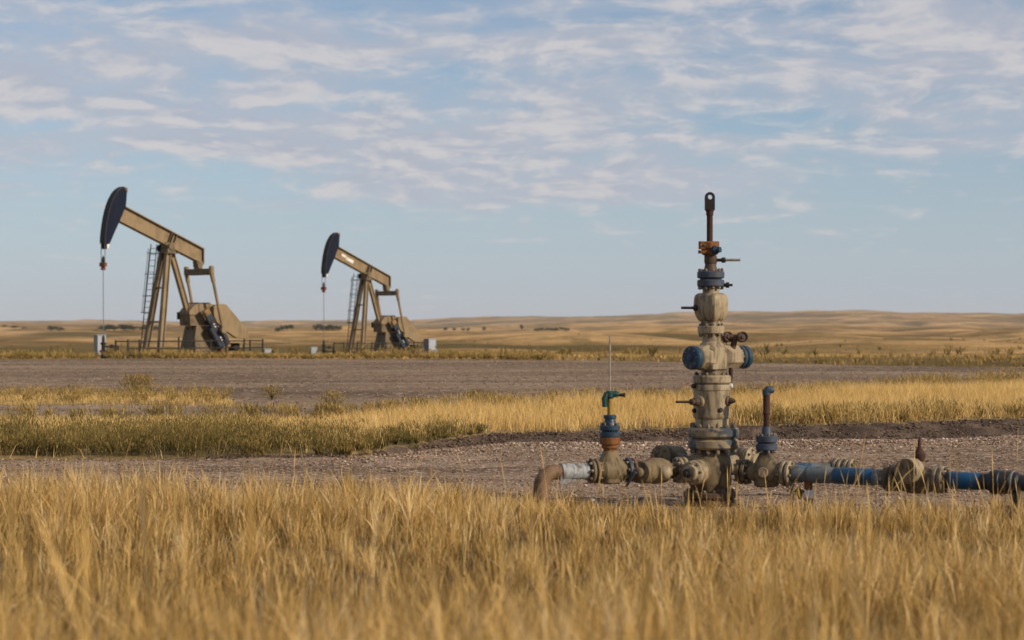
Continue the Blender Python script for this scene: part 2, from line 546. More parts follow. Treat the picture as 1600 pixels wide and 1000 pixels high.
def edge_gravel(x): return np.interp(x, DIRT_X, GRAVEL_Y) + 0.15 * wsum(W_SMALL, x, x * 0.3 + 9) + 0.06 * wsum(W_FINE, x, x * 0)
def edge_dirt(x): return np.interp(x, DIRT_X, DIRT_Y) + 0.12 * wsum(W_SMALL, x, x * 0.3 + 9) + 0.10 * wsum(W_FINE, x, x * 0 + 3)
def edge_front(x): return 18.75 + 0.22 * wsum(W_SMALL, x, x * 0 + 4) + np.interp(x, [-9, 0, 2, 6], [0.3, 0.1, -0.3, -0.75])
def edge_meadow(x): return np.interp(x, [-60, -10, -5.7, -3.7, 0, 2.7, 5.8, 9.8, 15.3, 20, 28, 60], [37.0, 37.0, 36.8, 38, 39.5, 41.4, 45, 50.8, 59.7, 67, 80, 82]) + 0.7 * wsum(W_SMALL, x, x * 0.2) 
def edge_pad(x): return np.interp(x, [-80, -26, -13.5, 0, 6, 14, 19.6, 28, 60], [102, 101.5, 104.5, 101, 96, 88, 82, 79, 78]) + 0.8 * wsum(W_SMALL, x * 0.4, x * 0)


def zone(x, y):
    """0 front soil, 1 gravel, 2 dark dirt, 3 meadow, 4 pad, 5 prairie"""
    z = np.full(x.shape, 5)
    z[y < edge_pad(x)] = 4
    band = (x < -6.3 - 0.25 * (y - 45)) & (y > 43.4 + 0.5 * wsum(W_SMALL, x, y * 0)) & (y < 49.4 + 0.6 * wsum(W_SMALL, x, y * 0 + 20))
    z[(y < edge_meadow(x)) | (band & (z == 4))] = 3
    z[y < edge_dirt(x)] = 2
    z[y < edge_gravel(x)] = 1
    z[y < edge_front(x)] = 0
    return z


def height(x, y):
    d = np.hypot(x, y)
    h = 0.34 * (1 - sstep(4.5, 17.0, d))
    h = h + 0.015 * wsum(W_SMALL, x, y) * sstep(3, 8, d) * (1 - sstep(70, 110, d))
    ed = edge_dirt(x)
    sc = np.interp(x, [-3, -0.5, 8, 20], [0.03, 0.14, 0.20, 0.20])
    eg = edge_gravel(x)
    ed = np.maximum(ed, eg)
    h = h + sc * sstep(eg, ed + 0.2, y) * (1 - sstep(ed + 6, ed + 22, y))
    # low stone windrow at the far edge of the gravel
    h = h + 0.045 * np.exp(-((y - edge_gravel(x) + 0.9) / 0.5) ** 2) * sstep(-3, 0, x)
    # wheel ruts along the gravel
    for off in (2.6, 4.3):
        h = h - 0.028 * np.exp(-((y - edge_gravel(x) + off + 0.15 * np.sin(x * 0.9 + off)) / 0.22) ** 2) * sstep(-4, -1, x)
    az = np.degrees(np.arctan2(x, np.maximum(y, 1e-6)))
    far = np.interp(d, [0, 108, 154, 300, 800, 1500, 2200, 3500, 5000, 6500, 9500], [0, 0, -0.58, -3.0, -6.3, -6.5, -4.5, 1.0, 11, 19, 19])
    far = far + np.where(d > 2500, sstep(2500, 6000, d) * np.interp(az, [-16, -6, 2, 9, 16], [-15, -4, 1, 8, 6]), 0)
    h = h + far
    r1 = sstep(150, 450, d)
    h = h + wsum(W_MID, x, y) * (2.1 * r1 * (1 - 0.4 * sstep(900, 2500, d))) + wsum(W_BIG, x * 0.7, y) * (4.6 * sstep(220, 1200, d)) + wsum(W_HUGE, x * 0.6, y) * (10.0 * sstep(1500, 4500, d))
    # a far butte
    h = h + 30 * np.exp(-((az - 15.5) / 2.2) ** 2) * sstep(7200, 8600, d)
    return h


def hz(x, y):
    return float(height(np.array([float(x)]), np.array([float(y)]))[0])


def build_terrain():
    th = np.concatenate([np.arange(-22, 22.01, 0.2), np.arange(25, 336, 3.0)])
    th = np.radians(th)
    r = [0.35]
    while r[-1] < 9500:
        r.append(r[-1] * (1.03 if r[-1] < 12 else 1.007 if r[-1] < 125 else 1.012))
    r = np.array(r)
    nt_, nr = len(th), len(r)
    RR, TT = np.meshgrid(r, th, indexing='ij')
    x = (RR * np.sin(TT)).ravel(); y = (RR * np.cos(TT)).ravel()
    z = height(x, y)
    zn = zone(x, y)
    # clods and stones give the dirt bank and gravel a rough skin
    d = np.hypot(x, y)
    z = z + np.where(zn == 2, 0.022, np.where(zn == 1, 0.007, 0.0)) * wsum(W_FINE, x, y)
    rise = 0.55 * wsum(W_MID, x, y) + 0.55 * wsum(W_BIG, x * 0.7, y)
    V = np.stack([x, y, z], 1)
    i = np.arange(nr - 1)[:, None] * nt_
    j = np.arange(nt_)[None, :]
    a = (i + j).ravel(); b = (i + (j + 1) % nt_).ravel()
    Q = np.stack([a, b, b + nt_, a + nt_], 1)
    cx = V[Q, 0].mean(1); cy = V[Q, 1].mean(1)
    qz = zone(cx, cy)
    names = [('ground', 'soil', 'dry brown soil under the tall golden grass'), ('gravel_pad', 'gravel', 'pinkish gravel pad around the wellhead and its pipes'),
             ('dirt_bank', 'dirt', 'dark dirt bank along the far edge of the gravel'), ('meadow', 'meadow', 'strip of meadow ground behind the dark dirt bank'),
             ('gravel_pad', 'pad', 'wide brown gravel pad in front of the pumpjacks'), ('prairie', 'prairie', 'rolling golden prairie reaching to the hills on the horizon')]
    for k, (nm, mt, lb) in enumerate(names):
        q = Q[qz == k]
        if k == 0:   # close the hole under the tripod
            pass
        used = np.unique(q)
        mp = np.full(len(V), -1); mp[used] = np.arange(len(used))
        o = big_mesh(nm, V[used], mp[q].ravel(), np.arange(len(q)) * 4, M[mt], {'rise': rise[used]} if nm == 'prairie' else None, smooth=True)
        tag(o, lb, nm.replace('_', ' '), kind='structure')


build_terrain()


# ------------------------------------------------------------------ grass, weeds, stones (uncountable)
def blades(name, x, y, h, wd, lean, tint, mat, seg=3, spike=None, yaw=None, dirn=None, z=None):
    n = len(x)
    z = height(x, y) - 0.01 if z is None else z
    yaw = rng.uniform(0, 2 * math.pi, n) if yaw is None else yaw
    dirn = rng.uniform(0, 2 * math.pi, n) if dirn is None else dirn
    sx, sy = np.cos(yaw), np.sin(yaw)
    lx, ly = np.cos(dirn), np.sin(dirn)
    spike = np.zeros(n, bool) if spike is None else spike
    rows = []
    for i in range(seg):
        t = i / seg
        bend = lean * h * t ** 1.8
        cx, cy = x + lx * bend, y + ly * bend
        cz = z + h * t * np.sqrt(np.maximum(1 - (lean * t * 0.8) ** 2, 0.2))
        ww = wd * (1 - 0.55 * t) * 0.5
        if i == seg - 1:
            ww = np.where(spike, wd * 1.05, ww)
        rows.append(np.stack([cx - sx * ww, cy - sy * ww, cz], 1))
        rows.append(np.stack([cx + sx * ww, cy + sy * ww, cz], 1))
    bend = lean * h
    rows.append(np.stack([x + lx * bend, y + ly * bend, z + h * np.sqrt(np.maximum(1 - (lean * 0.8) ** 2, 0.2))], 1))
    nv = 2 * seg + 1
    V = np.stack(rows, 1).reshape(-1, 3)
    base = (np.arange(n) * nv)[:, None]
    loc, st, k = [], [], 0
    for i in range(seg - 1):
        loc += [2 * i, 2 * i + 1, 2 * i + 3, 2 * i + 2]; st.append(k); k += 4
    loc += [2 * seg - 2, 2 * seg - 1, 2 * seg]; st.append(k); k += 3
    loops = (base + np.array(loc)[None, :]).ravel()
    starts = ((np.arange(n) * k)[:, None] + np.array(st)[None, :]).ravel()
    tv = np.repeat(np.clip(tint, 0, 1), nv)
    return big_mesh(name, V, loops, starts, mat, {'tint': tv})


def wedge(n, d0, d1, half=0.33, pw=1.0):
    """points in the ground sector seen by the camera, with a margin"""
    u = rng.random(n)
    d = (d0 ** (1 + pw) + u * (d1 ** (1 + pw) - d0 ** (1 + pw))) ** (1 / (1 + pw))
    return rng.uniform(-half, half, n) * d, d


def clumped(x, y, spread, per):
    """turn seeds into small clumps"""
    X = np.repeat(x, per) + rng.normal(0, 1, len(x) * per) * spread
    Y = np.repeat(y, per) + rng.normal(0, 1, len(y) * per) * spread
    return X, Y


# tall dry grass on the near side of the gravel: tussocks whose blades fan outwards
PER = 46
cx, cy = wedge(5600, 2.4, 19.3, 0.37, 0.5)
cpatch = wsum(W_SMALL, cx * 1.1, cy * 1.1)
kc = rng.random(len(cx)) < np.clip(np.interp(cy, [3, 8, 11, 15.5, 17, 18.5], [0.8, 0.74, 0.46, 0.40, 0.72, 0.85]) + 0.42 * cpatch, 0.04, 1)
cx, cy = cx[kc], cy[kc]
m_ = len(cx)
cr_ = rng.uniform(0.03, 0.10, m_)
ang = rng.uniform(0, 2 * math.pi, m_ * PER)
rr = np.sqrt(rng.random(m_ * PER)) * np.repeat(cr_, PER)
gx = np.repeat(cx, PER) + rr * np.cos(ang)
gy = np.repeat(cy, PER) + rr * np.sin(ang)
ctint = np.repeat(rng.normal(0, 0.17, m_) - 0.30 * (rng.random(m_) < 0.06), PER)
chh = np.repeat(0.55 + 0.85 * rng.beta(1.8, 2.2, m_), PER)
gdir = ang + rng.normal(0, 0.7, m_ * PER)
patch = wsum(W_SMALL, gx * 1.1, gy * 1.1)
keep = gy < edge_front(gx) + rng.normal(0, 0.3, len(gx))
gx, gy, ctint, chh, patch, gdir = gx[keep], gy[keep], ctint[keep], chh[keep], patch[keep], gdir[keep]
n = len(gx)
gh = (0.12 + 0.30 * rng.beta(1.8, 2.0, n)) * chh * (1 + 0.18 * patch)
gh *= np.interp(gy, [3, 8, 11.5, 15.5, 17, 18.5, 19.3], [1.15, 1.1, 0.78, 0.70, 0.92, 0.72, 0.5]) * np.where(gy > 14, np.interp(gx, [-3, 0, 1], [1.25, 0.95, 0.8]), 1.0)
gt = 0.56 + 0.09 * patch + ctint + rng.normal(0, 0.22, n)
o = blades('dry_grass', gx, gy, gh, rng.uniform(0.0025, 0.0052, n), 0.06 + rng.beta(1.3, 2.6, n) * 0.85, gt, M['grass'], 3, rng.random(n) < 0.3, dirn=gdir)
tag(o, 'thick dry golden grass between the camera and the wellhead gravel', 'grass', kind='stuff')
# short matted litter between the tussocks
lx_, ly_ = wedge(60000, 3.0, 19.6, 0.36, 0.6)
kl = ly_ < edge_front(lx_) + rng.normal(0, 0.5, len(lx_))
lx_, ly_ = lx_[kl], ly_[kl]
n = len(lx_)
o = blades('grass_litter', lx_, ly_, rng.uniform(0.04, 0.15, n), rng.uniform(0.003, 0.007, n), rng.uniform(0.3, 1.2, n), 0.27 + rng.normal(0, 0.2, n), M['grass'], 2)
tag(o, 'short matted straw on the soil between the golden tussocks', 'grass', kind='stuff')

# thin tall stalks standing above it
sx_, sy_ = wedge(1900, 3.0, 18.4, 0.36, 0.45)
n = len(sx_)
o = blades('grass_stalks', sx_, sy_, rng.uniform(0.26, 0.56, n) * np.where(rng.random(n) < 0.07, 1.7, 1.0), rng.uniform(0.003, 0.0055, n), rng.beta(1.3, 4, n) * 0.7,
           0.68 + rng.normal(0, 0.12, n), M['grass'], 5, np.ones(n, bool))
hx_, hy_ = wedge(48, 3.3, 6.5, 0.30, 0.6)
n = len(hx_)
o2 = blades('tall_stalks', hx_, hy_, rng.uniform(0.6, 1.12, n), rng.uniform(0.005, 0.008, n), rng.beta(1.2, 4, n) * 0.45, 0.62 + rng.normal(0, 0.12, n), M['grass'], 6, np.ones(n, bool))
tag(o2, 'a few tall blurred straw stalks standing closest to the camera', 'grass', kind='stuff')
tag(o, 'thin pale seed stalks rising above the dry golden grass', 'grass', kind='stuff')

# meadow behind the dirt bank
cx, cy = wedge(36000, 25, 72, 0.36, 0.6)
kz = zone(cx, cy) == 3
cx, cy = cx[kz], cy[kz]
gx, gy = clumped(cx, cy, 0.09, 10)
ct = np.repeat(rng.normal(0, 0.10, len(cx)), 10)
zz = (zone(gx, gy) == 3) & ~((gx < -0.8) & (gy < edge_gravel(gx) + np.interp(gx, [-6, -2, -0.8], [3.2, 2.4, 0.8])) & (rng.random(len(gx)) < 0.8))
gx, gy, ct = gx[zz], gy[zz], ct[zz]
patch = wsum(W_SMALL, gx * 0.5, gy)
n = len(gx)
gh = (0.14 + 0.30 * rng.beta(1.8, 2, n)) * (1 + 0.12 * patch) * (1 - 0.52 * sstep(-1.5, -4.0, gx) * sstep(29, 33, gy))
o = blades('dry_grass', gx, gy, gh, rng.uniform(0.005, 0.011, n), 0.1 + rng.beta(1.5, 2.2, n) * 0.95, 0.68 + ct + 0.08 * patch + rng.normal(0, 0.14, n), M['meadow_grass'], 2)
tag(o, 'band of pale golden grass behind the dark dirt bank', 'grass', kind='stuff')

# sparse tufts at the pad edges and on the prairie beyond the pumpjacks
cx, cy = wedge(5500, 80, 300, 0.34, 0.5)
kz = zone(cx, cy) == 5
cx, cy = cx[kz], cy[kz]
gx, gy = clumped(cx, cy, 0.35, 5)
n = len(gx)
patch = wsum(W_MID, gx * 2, gy * 2)
o = blades('dry_grass', gx, gy, rng.uniform(0.08, 0.28, n), rng.uniform(0.04, 0.10, n), rng.beta(1.5, 3, n), 0.40 + 0.16 * patch + rng.normal(0, 0.14, n), M['grass'], 2)
tag(o, 'scattered golden tufts on the prairie past the pumpjacks', 'grass', kind='stuff')


def weeds(name, px_, py_, ph_, per, mat, label, tmean=0.35, leaf=0.03):
    """bushy weeds: each plant a spray of thin branching stems with small leaves"""
    n = len(px_)
    X = np.repeat(px_, per); Y = np.repeat(py_, per); H = np.repeat(ph_, per)
    t = rng.beta(1.5, 1.1, n * per)
    a = rng.uniform(0, 2 * math.pi, n * per)
    rad = H * (0.30 + 0.70 * t) * np.sqrt(rng.random(n * per)) * np.repeat(rng.uniform(0.6, 1.5, n), per)
    X = X + rad * np.cos(a); Y = Y + rad * np.sin(a)
    zb = height(X, Y) + H * t * 0.9 - 0.01
    lt = np.repeat(rng.normal(0, 0.13, n), per)
    tint = tmean + lt + 0.50 * (t - 0.5) + rng.normal(0, 0.12, n * per)
    o = blades(name, X, Y, leaf * rng.uniform(1.2, 4.0, n * per), leaf * rng.uniform(0.25, 0.6, n * per), rng.uniform(0.2, 0.9, n * per), tint, mat, 2, z=zb)
    return tag(o, label, 'weeds', kind='stuff')


# green weeds along the near edge of the meadow, on the far side of the gravel
n = 620
wx = -0.4 - 10.6 * rng.random(n) ** 0.8
wy = np.maximum(edge_dirt(wx), edge_gravel(wx)) + 0.12 + rng.random(n) ** 1.6 * np.interp(wx, [-11, -5, -2, -0.4], [5.5, 4.6, 3.0, 2.0])
weeds('green_weeds', wx, wy, (0.14 + 0.42 * rng.beta(1.3, 1.8, n)) * np.interp(wx, [-4, -2.2, -0.4], [1.12, 0.7, 0.35]) * np.clip(0.85 + 0.35 * wsum(W_SMALL, wx * 2, wx * 0), 0.4, 1.3), 190, M['weed'], 'dense olive green weeds along the gravel edge below the pumpjacks', 0.33, 0.020)
# olive weeds along the far pad edge, at the feet of the pumpjacks
n = 700
wx = np.concatenate([rng.uniform(-34, 2, n - 60), rng.uniform(2, 34, 60)])
wy = edge_pad(wx) + rng.normal(1.4, 1.0, n)
weeds('pad_edge_weeds', wx, wy, rng.uniform(0.12, 0.5, n) * np.clip(0.75 + 0.45 * wsum(W_SMALL, wx * 0.5, wx * 0 + 40), 0.2, 1.2), 42, M['weed'], 'low olive weeds growing along the pad at the feet of the pumpjacks', 0.66, 0.06)
# green tinge in the right-hand meadow and the far left strip
n = 300
n2_ = 200
wx = np.concatenate([rng.uniform(3, 16, n2_), rng.uniform(-14, -6.5, n - n2_)])
wy = np.concatenate([edge_dirt(wx[:n2_]) + rng.random(n2_) ** 2 * 2.2 + 0.15, rng.uniform(44.5, 49, n - n2_)])
weeds('meadow_weeds', wx, wy, rng.uniform(0.15, 0.36, n), 90, M['weed'], 'olive weeds mixed into the pale meadow grass', 0.66, 0.03)
# low scrub dotted over the near prairie
x_, y_ = wedge(420, 110, 620, 0.34, 0.6)
kz = zone(x_, y_) == 5
x_, y_ = x_[kz], y_[kz]
weeds('prairie_scrub', x_, y_, rng.uniform(0.2, 0.6, len(x_)), 26, M['weed'], 'low olive scrub dotted over the prairie past the pads', 0.45, 0.16)
# weeds on the meadow's far rim
n = 300
wx = -14 + 34 * rng.random(n) ** 0.7
wy = edge_meadow(wx) + rng.normal(0.0, 0.5, n)
weeds('rim_weeds', wx, wy, rng.uniform(0.15, 0.34, n) * np.interp(wx, [6, 14], [1, 1.7]), 70, M['weed'], 'brownish green weeds on the rim between meadow and brown pad', 0.62, 0.04)


def stones(name, x, y, r, tint, label):
    n = len(x)
    base = np.array([(1, 0, 0), (0, 1, 0), (-1, 0, 0), (0, -1, 0), (0, 0, 1), (0, 0, -1)], float)
    F = np.array([(0, 1, 4), (1, 2, 4), (2, 3, 4), (3, 0, 4), (1, 0, 5), (2, 1, 5), (3, 2, 5), (0, 3, 5)])
    V = base[None] * rng.uniform(0.6, 1.25, (n, 6, 1)) + rng.normal(0, 0.22, (n, 6, 3))
    V[:, :, 2] *= 0.62
    a = rng.uniform(0, 6.283, n)
    c, s = np.cos(a)[:, None], np.sin(a)[:, None]
    X = V[:, :, 0] * c - V[:, :, 1] * s; Y = V[:, :, 0] * s + V[:, :, 1] * c
    V = np.stack([X, Y, V[:, :, 2]], 2) * r[:, None, None]
    V += np.stack([x, y, height(x, y) + r * 0.22], 1)[:, None, :]
    loops = ((np.arange(n) * 6)[:, None] + F.ravel()[None]).ravel()
    o = big_mesh(name, V.reshape(-1, 3), loops, np.arange(n * 8) * 3, M['stone'], {'tint': np.repeat(np.clip(tint, 0, 1), 6)})
    return tag(o, label, 'gravel', kind='stuff')


x, y = wedge(60000, 17.5, 34, 0.34, 0.3)
k = zone(x, y) == 1
x, y = x[k], y[k]
pt = wsum(W_SMALL, x * 0.4, y * 1.5)
k = rng.random(len(x)) < np.clip(0.65 + 0.3 * pt, 0.2, 1)
x, y, pt = x[k], y[k], pt[k]
stones('gravel', x, y, 0.007 + 0.024 * rng.beta(1.1, 3.6, len(x)), 0.42 + 0.07 * pt + rng.normal(0, 0.22, len(x)), 'loose pinkish gravel stones strewn around the wellhead')
# paler coarse windrow in front of the dirt bank
n = 13000
x = rng.uniform(-3, 12, n)
y = edge_gravel(x) - np.abs(rng.normal(0.85, 0.55, n))
k = rng.random(n) < sstep(-3, 0.5, x)
x, y = x[k], y[k]
stones('coarse_gravel', x, y, 0.010 + 0.030 * rng.beta(1.2, 3.4, len(x)), 0.55 + rng.normal(0, 0.22, len(x)), 'pale coarse gravel heaped in a low row before the dirt bank')
n = 5000
x = rng.uniform(-4, 13, n)
y = edge_gravel(x) + rng.random(n) * np.maximum(edge_dirt(x) - edge_gravel(x), 0.1)
stones('dirt_clods', x, y, 0.012 + 0.03 * rng.beta(1.3, 3, n), 0.10 + rng.normal(0, 0.14, n), 'dark clods scattered over the dirt bank')
x, y = wedge(9000, 38, 102, 0.32, 0.4)
k = zone(x, y) == 4
x, y = x[k], y[k]
stones('pad_gravel', x, y, 0.02 + 0.035 * rng.beta(1.3, 3, len(x)), 0.40 + rng.normal(0, 0.16, len(x)), 'scattered stones on the brown pad in front of the pumpjacks')


def weed_bush(x, y, h, label, nleaf=420, tm=0.5):
    t = empty('weed_bush', (x, y, hz(x, y) - 0.01), label, 'bush', 'single weed bushes at the pad edges')
    st = MB()
    for k in range(9):
        a = random.uniform(0, 6.283); q = random.uniform(0.3, 0.7) * h
        st.tube([(0, 0, 0), (math.cos(a) * q * 0.35, math.sin(a) * q * 0.35, h * 0.4), (math.cos(a) * q, math.sin(a) * q, h * random.uniform(0.6, 0.95))], [0.008, 0.005, 0.002], 4)
    st.build('stems', M['brown_steel'], t)
    tt = rng.beta(1.6, 1.1, nleaf); a = rng.uniform(0, 6.283, nleaf)
    rad = h * (0.2 + 0.75 * np.sin(np.clip(tt, 0.05, 1) * 2.6)) * np.sqrt(rng.random(nleaf)) * rng.uniform(0.6, 1.1, nleaf)
    o = blades('foliage', rad * np.cos(a), rad * np.sin(a), rng.uniform(0.06, 0.16, nleaf) * h * 1.6, rng.uniform(0.02, 0.05, nleaf) * h, rng.uniform(0.1, 0.9, nleaf), tm + 0.3 * (tt - 0.5) + rng.normal(0, 0.12, nleaf), M['weed'], 2, z=tt * h * 0.92)
    o.parent = t
    o['kind'] = 'stuff'
    return t


weed_bush(-9.3, 49.6, 0.55, 'large round olive bush at the pad rim below the tall pumpjack', 700, 0.55)
weed_bush(-5.6, 46.5, 0.34, 'low olive bush at the pad rim between the two pumpjacks', 400, 0.52)
weed_bush(-0.75, 40.9, 0.36, 'small green bush on the meadow rim near the middle', 420, 0.42)
weed_bush(-3.6, 40.0, 0.40, 'brownish bush on the meadow rim under the small pumpjack', 420, 0.58)


# ------------------------------------------------------------------ far trees
def make_tree(name, h, wid, seed):
    r_ = np.random.default_rng(seed)
    t = empty(name, (0, 0, 0))
    tr = MB()
    tr.tube([(0, 0, -0.3), (0.05 * h, 0, h * 0.25), (0.02 * h, 0.02 * h, h * 0.55), (0, 0, h * 0.8)], [0.035 * h, 0.027 * h, 0.018 * h, 0.006 * h], 7)
    for k in range(6):
        a = k * 1.05 + r_.uniform(0, 0.5)
        z0 = h * r_.uniform(0.22, 0.5)
        tr.tube([(0.03 * h, 0, z0), (math.cos(a) * wid * 0.22, math.sin(a) * wid * 0.22, z0 + h * 0.14), (math.cos(a) * wid * 0.4, math.sin(a) * wid * 0.4, z0 + h * 0.26)], [0.014 * h, 0.009 * h, 0.004 * h], 5)
    tr.build('trunk', M['bark'], t)
    # leaf clumps
    nc = 26
    n = nc * 34
    ca = r_.uniform(0, 6.283, nc); cr = np.sqrt(r_.random(nc)) * wid * 0.42; cz = r_.uniform(0.28, 0.9, nc) * h
    cr *= np.sqrt(np.clip(1 - ((cz / h - 0.5) / 0.55) ** 2, 0.08, 1))
    X = np.repeat(cr * np.cos(ca), 34) + r_.normal(0, 0.085 * wid, n)
    Y = np.repeat(cr * np.sin(ca), 34) + r_.normal(0, 0.085 * wid, n)
    Z = np.repeat(cz, 34) + r_.normal(0, 0.055 * h, n)
    tint = np.repeat(r_.uniform(0.2, 0.8, nc), 34) + r_.normal(0, 0.15, n)
    o = blades('crown', X, Y, r_.uniform(0.05, 0.10, n) * h, r_.uniform(0.04, 0.08, n) * h, r_.uniform(0.2, 1.0, n), tint, M['tree_leaf'], 2, z=np.maximum(Z, 0.12 * h))
    o.parent = t
    o['kind'] = 'stuff'
    return t


TREES = []
PROTO = {}


def place_tree(azx, d, h, wid, label, group):
    key = random.randrange(3)
    if key not in PROTO:
        t = make_tree('prairie_tree', 6.0, 6.0, 31 + key)
        PROTO[key] = t
    else:
        t = copy_tree(PROTO[key])
    x, y = azx * d, d
    t.location = (x, y, hz(x, y) - 0.1)
    t.scale = (wid / 6.0, wid / 6.0, h / 6.0)
    t.rotation_euler = (0, 0, random.uniform(0, 6.28))
    tag(t, label, 'tree', group)


gA = 'trees of the far grove behind the tall pumpjack'
for k in range(18):
    az = -0.231 + 0.054 * (k + random.uniform(-0.35, 0.35)) / 17
    place_tree(az, float(np.interp(az, [-0.229, -0.205, -0.18], [1540, 1268, 1280])) + random.uniform(-6, 6), random.uniform(2.6, 4.6), random.uniform(5, 9), 'dark tree in the long far grove behind the tall pumpjack', gA)
gB = 'trees of the small clump between the pumpjacks'
for k in range(4):
    place_tree(-0.1175 + 0.0022 * k, 1172 + 4 * k, random.uniform(2.6, 3.4), random.uniform(3.2, 4.4), 'small dark tree in the clump midway between the two pumpjacks', gB)
gC = "trees of the grove behind the small pumpjack's rod"
for k in range(8):
    place_tree(-0.0985 + 0.0017 * k, 1172 + random.uniform(0, 6), random.uniform(2.7, 3.7), random.uniform(3.2, 4.6), "dark tree in the grove behind the small pumpjack's hanging rod", gC)
gD = 'little trees right of the small pumpjack'
for az in (-0.0335, -0.029, -0.0245, -0.022):
    place_tree(az, 1862, random.uniform(3.0, 4.0), random.uniform(3, 4.5), 'tiny far tree in the broken row beyond the small pumpjack', gD)
place_tree(-0.0140, 1910, 4.6, 3.6, 'lone dark tree beyond the small pumpjack, apart from the rows', None)
place_tree(0.0048, 1998, 6.2, 4.0, 'lone upright tree on the prairie left of the tall thin rod', None)
gE = 'low trees in the far hedge'
for k in range(7):
    place_tree(0.0125 + 0.0025 * k, 1243 + random.uniform(-3, 3), random.uniform(1.7, 2.5), random.uniform(3.4, 5), 'low dark tree in the far hedge left of the tall thin rod', gE)
gF = 'scrub trees of the far left strip'
for k in range(4):
    place_tree(-0.245 - 0.005 * k, 1840 + 4 * k, random.uniform(2, 3), random.uniform(5, 8), 'low scrub tree on the far prairie at the left edge', gF)


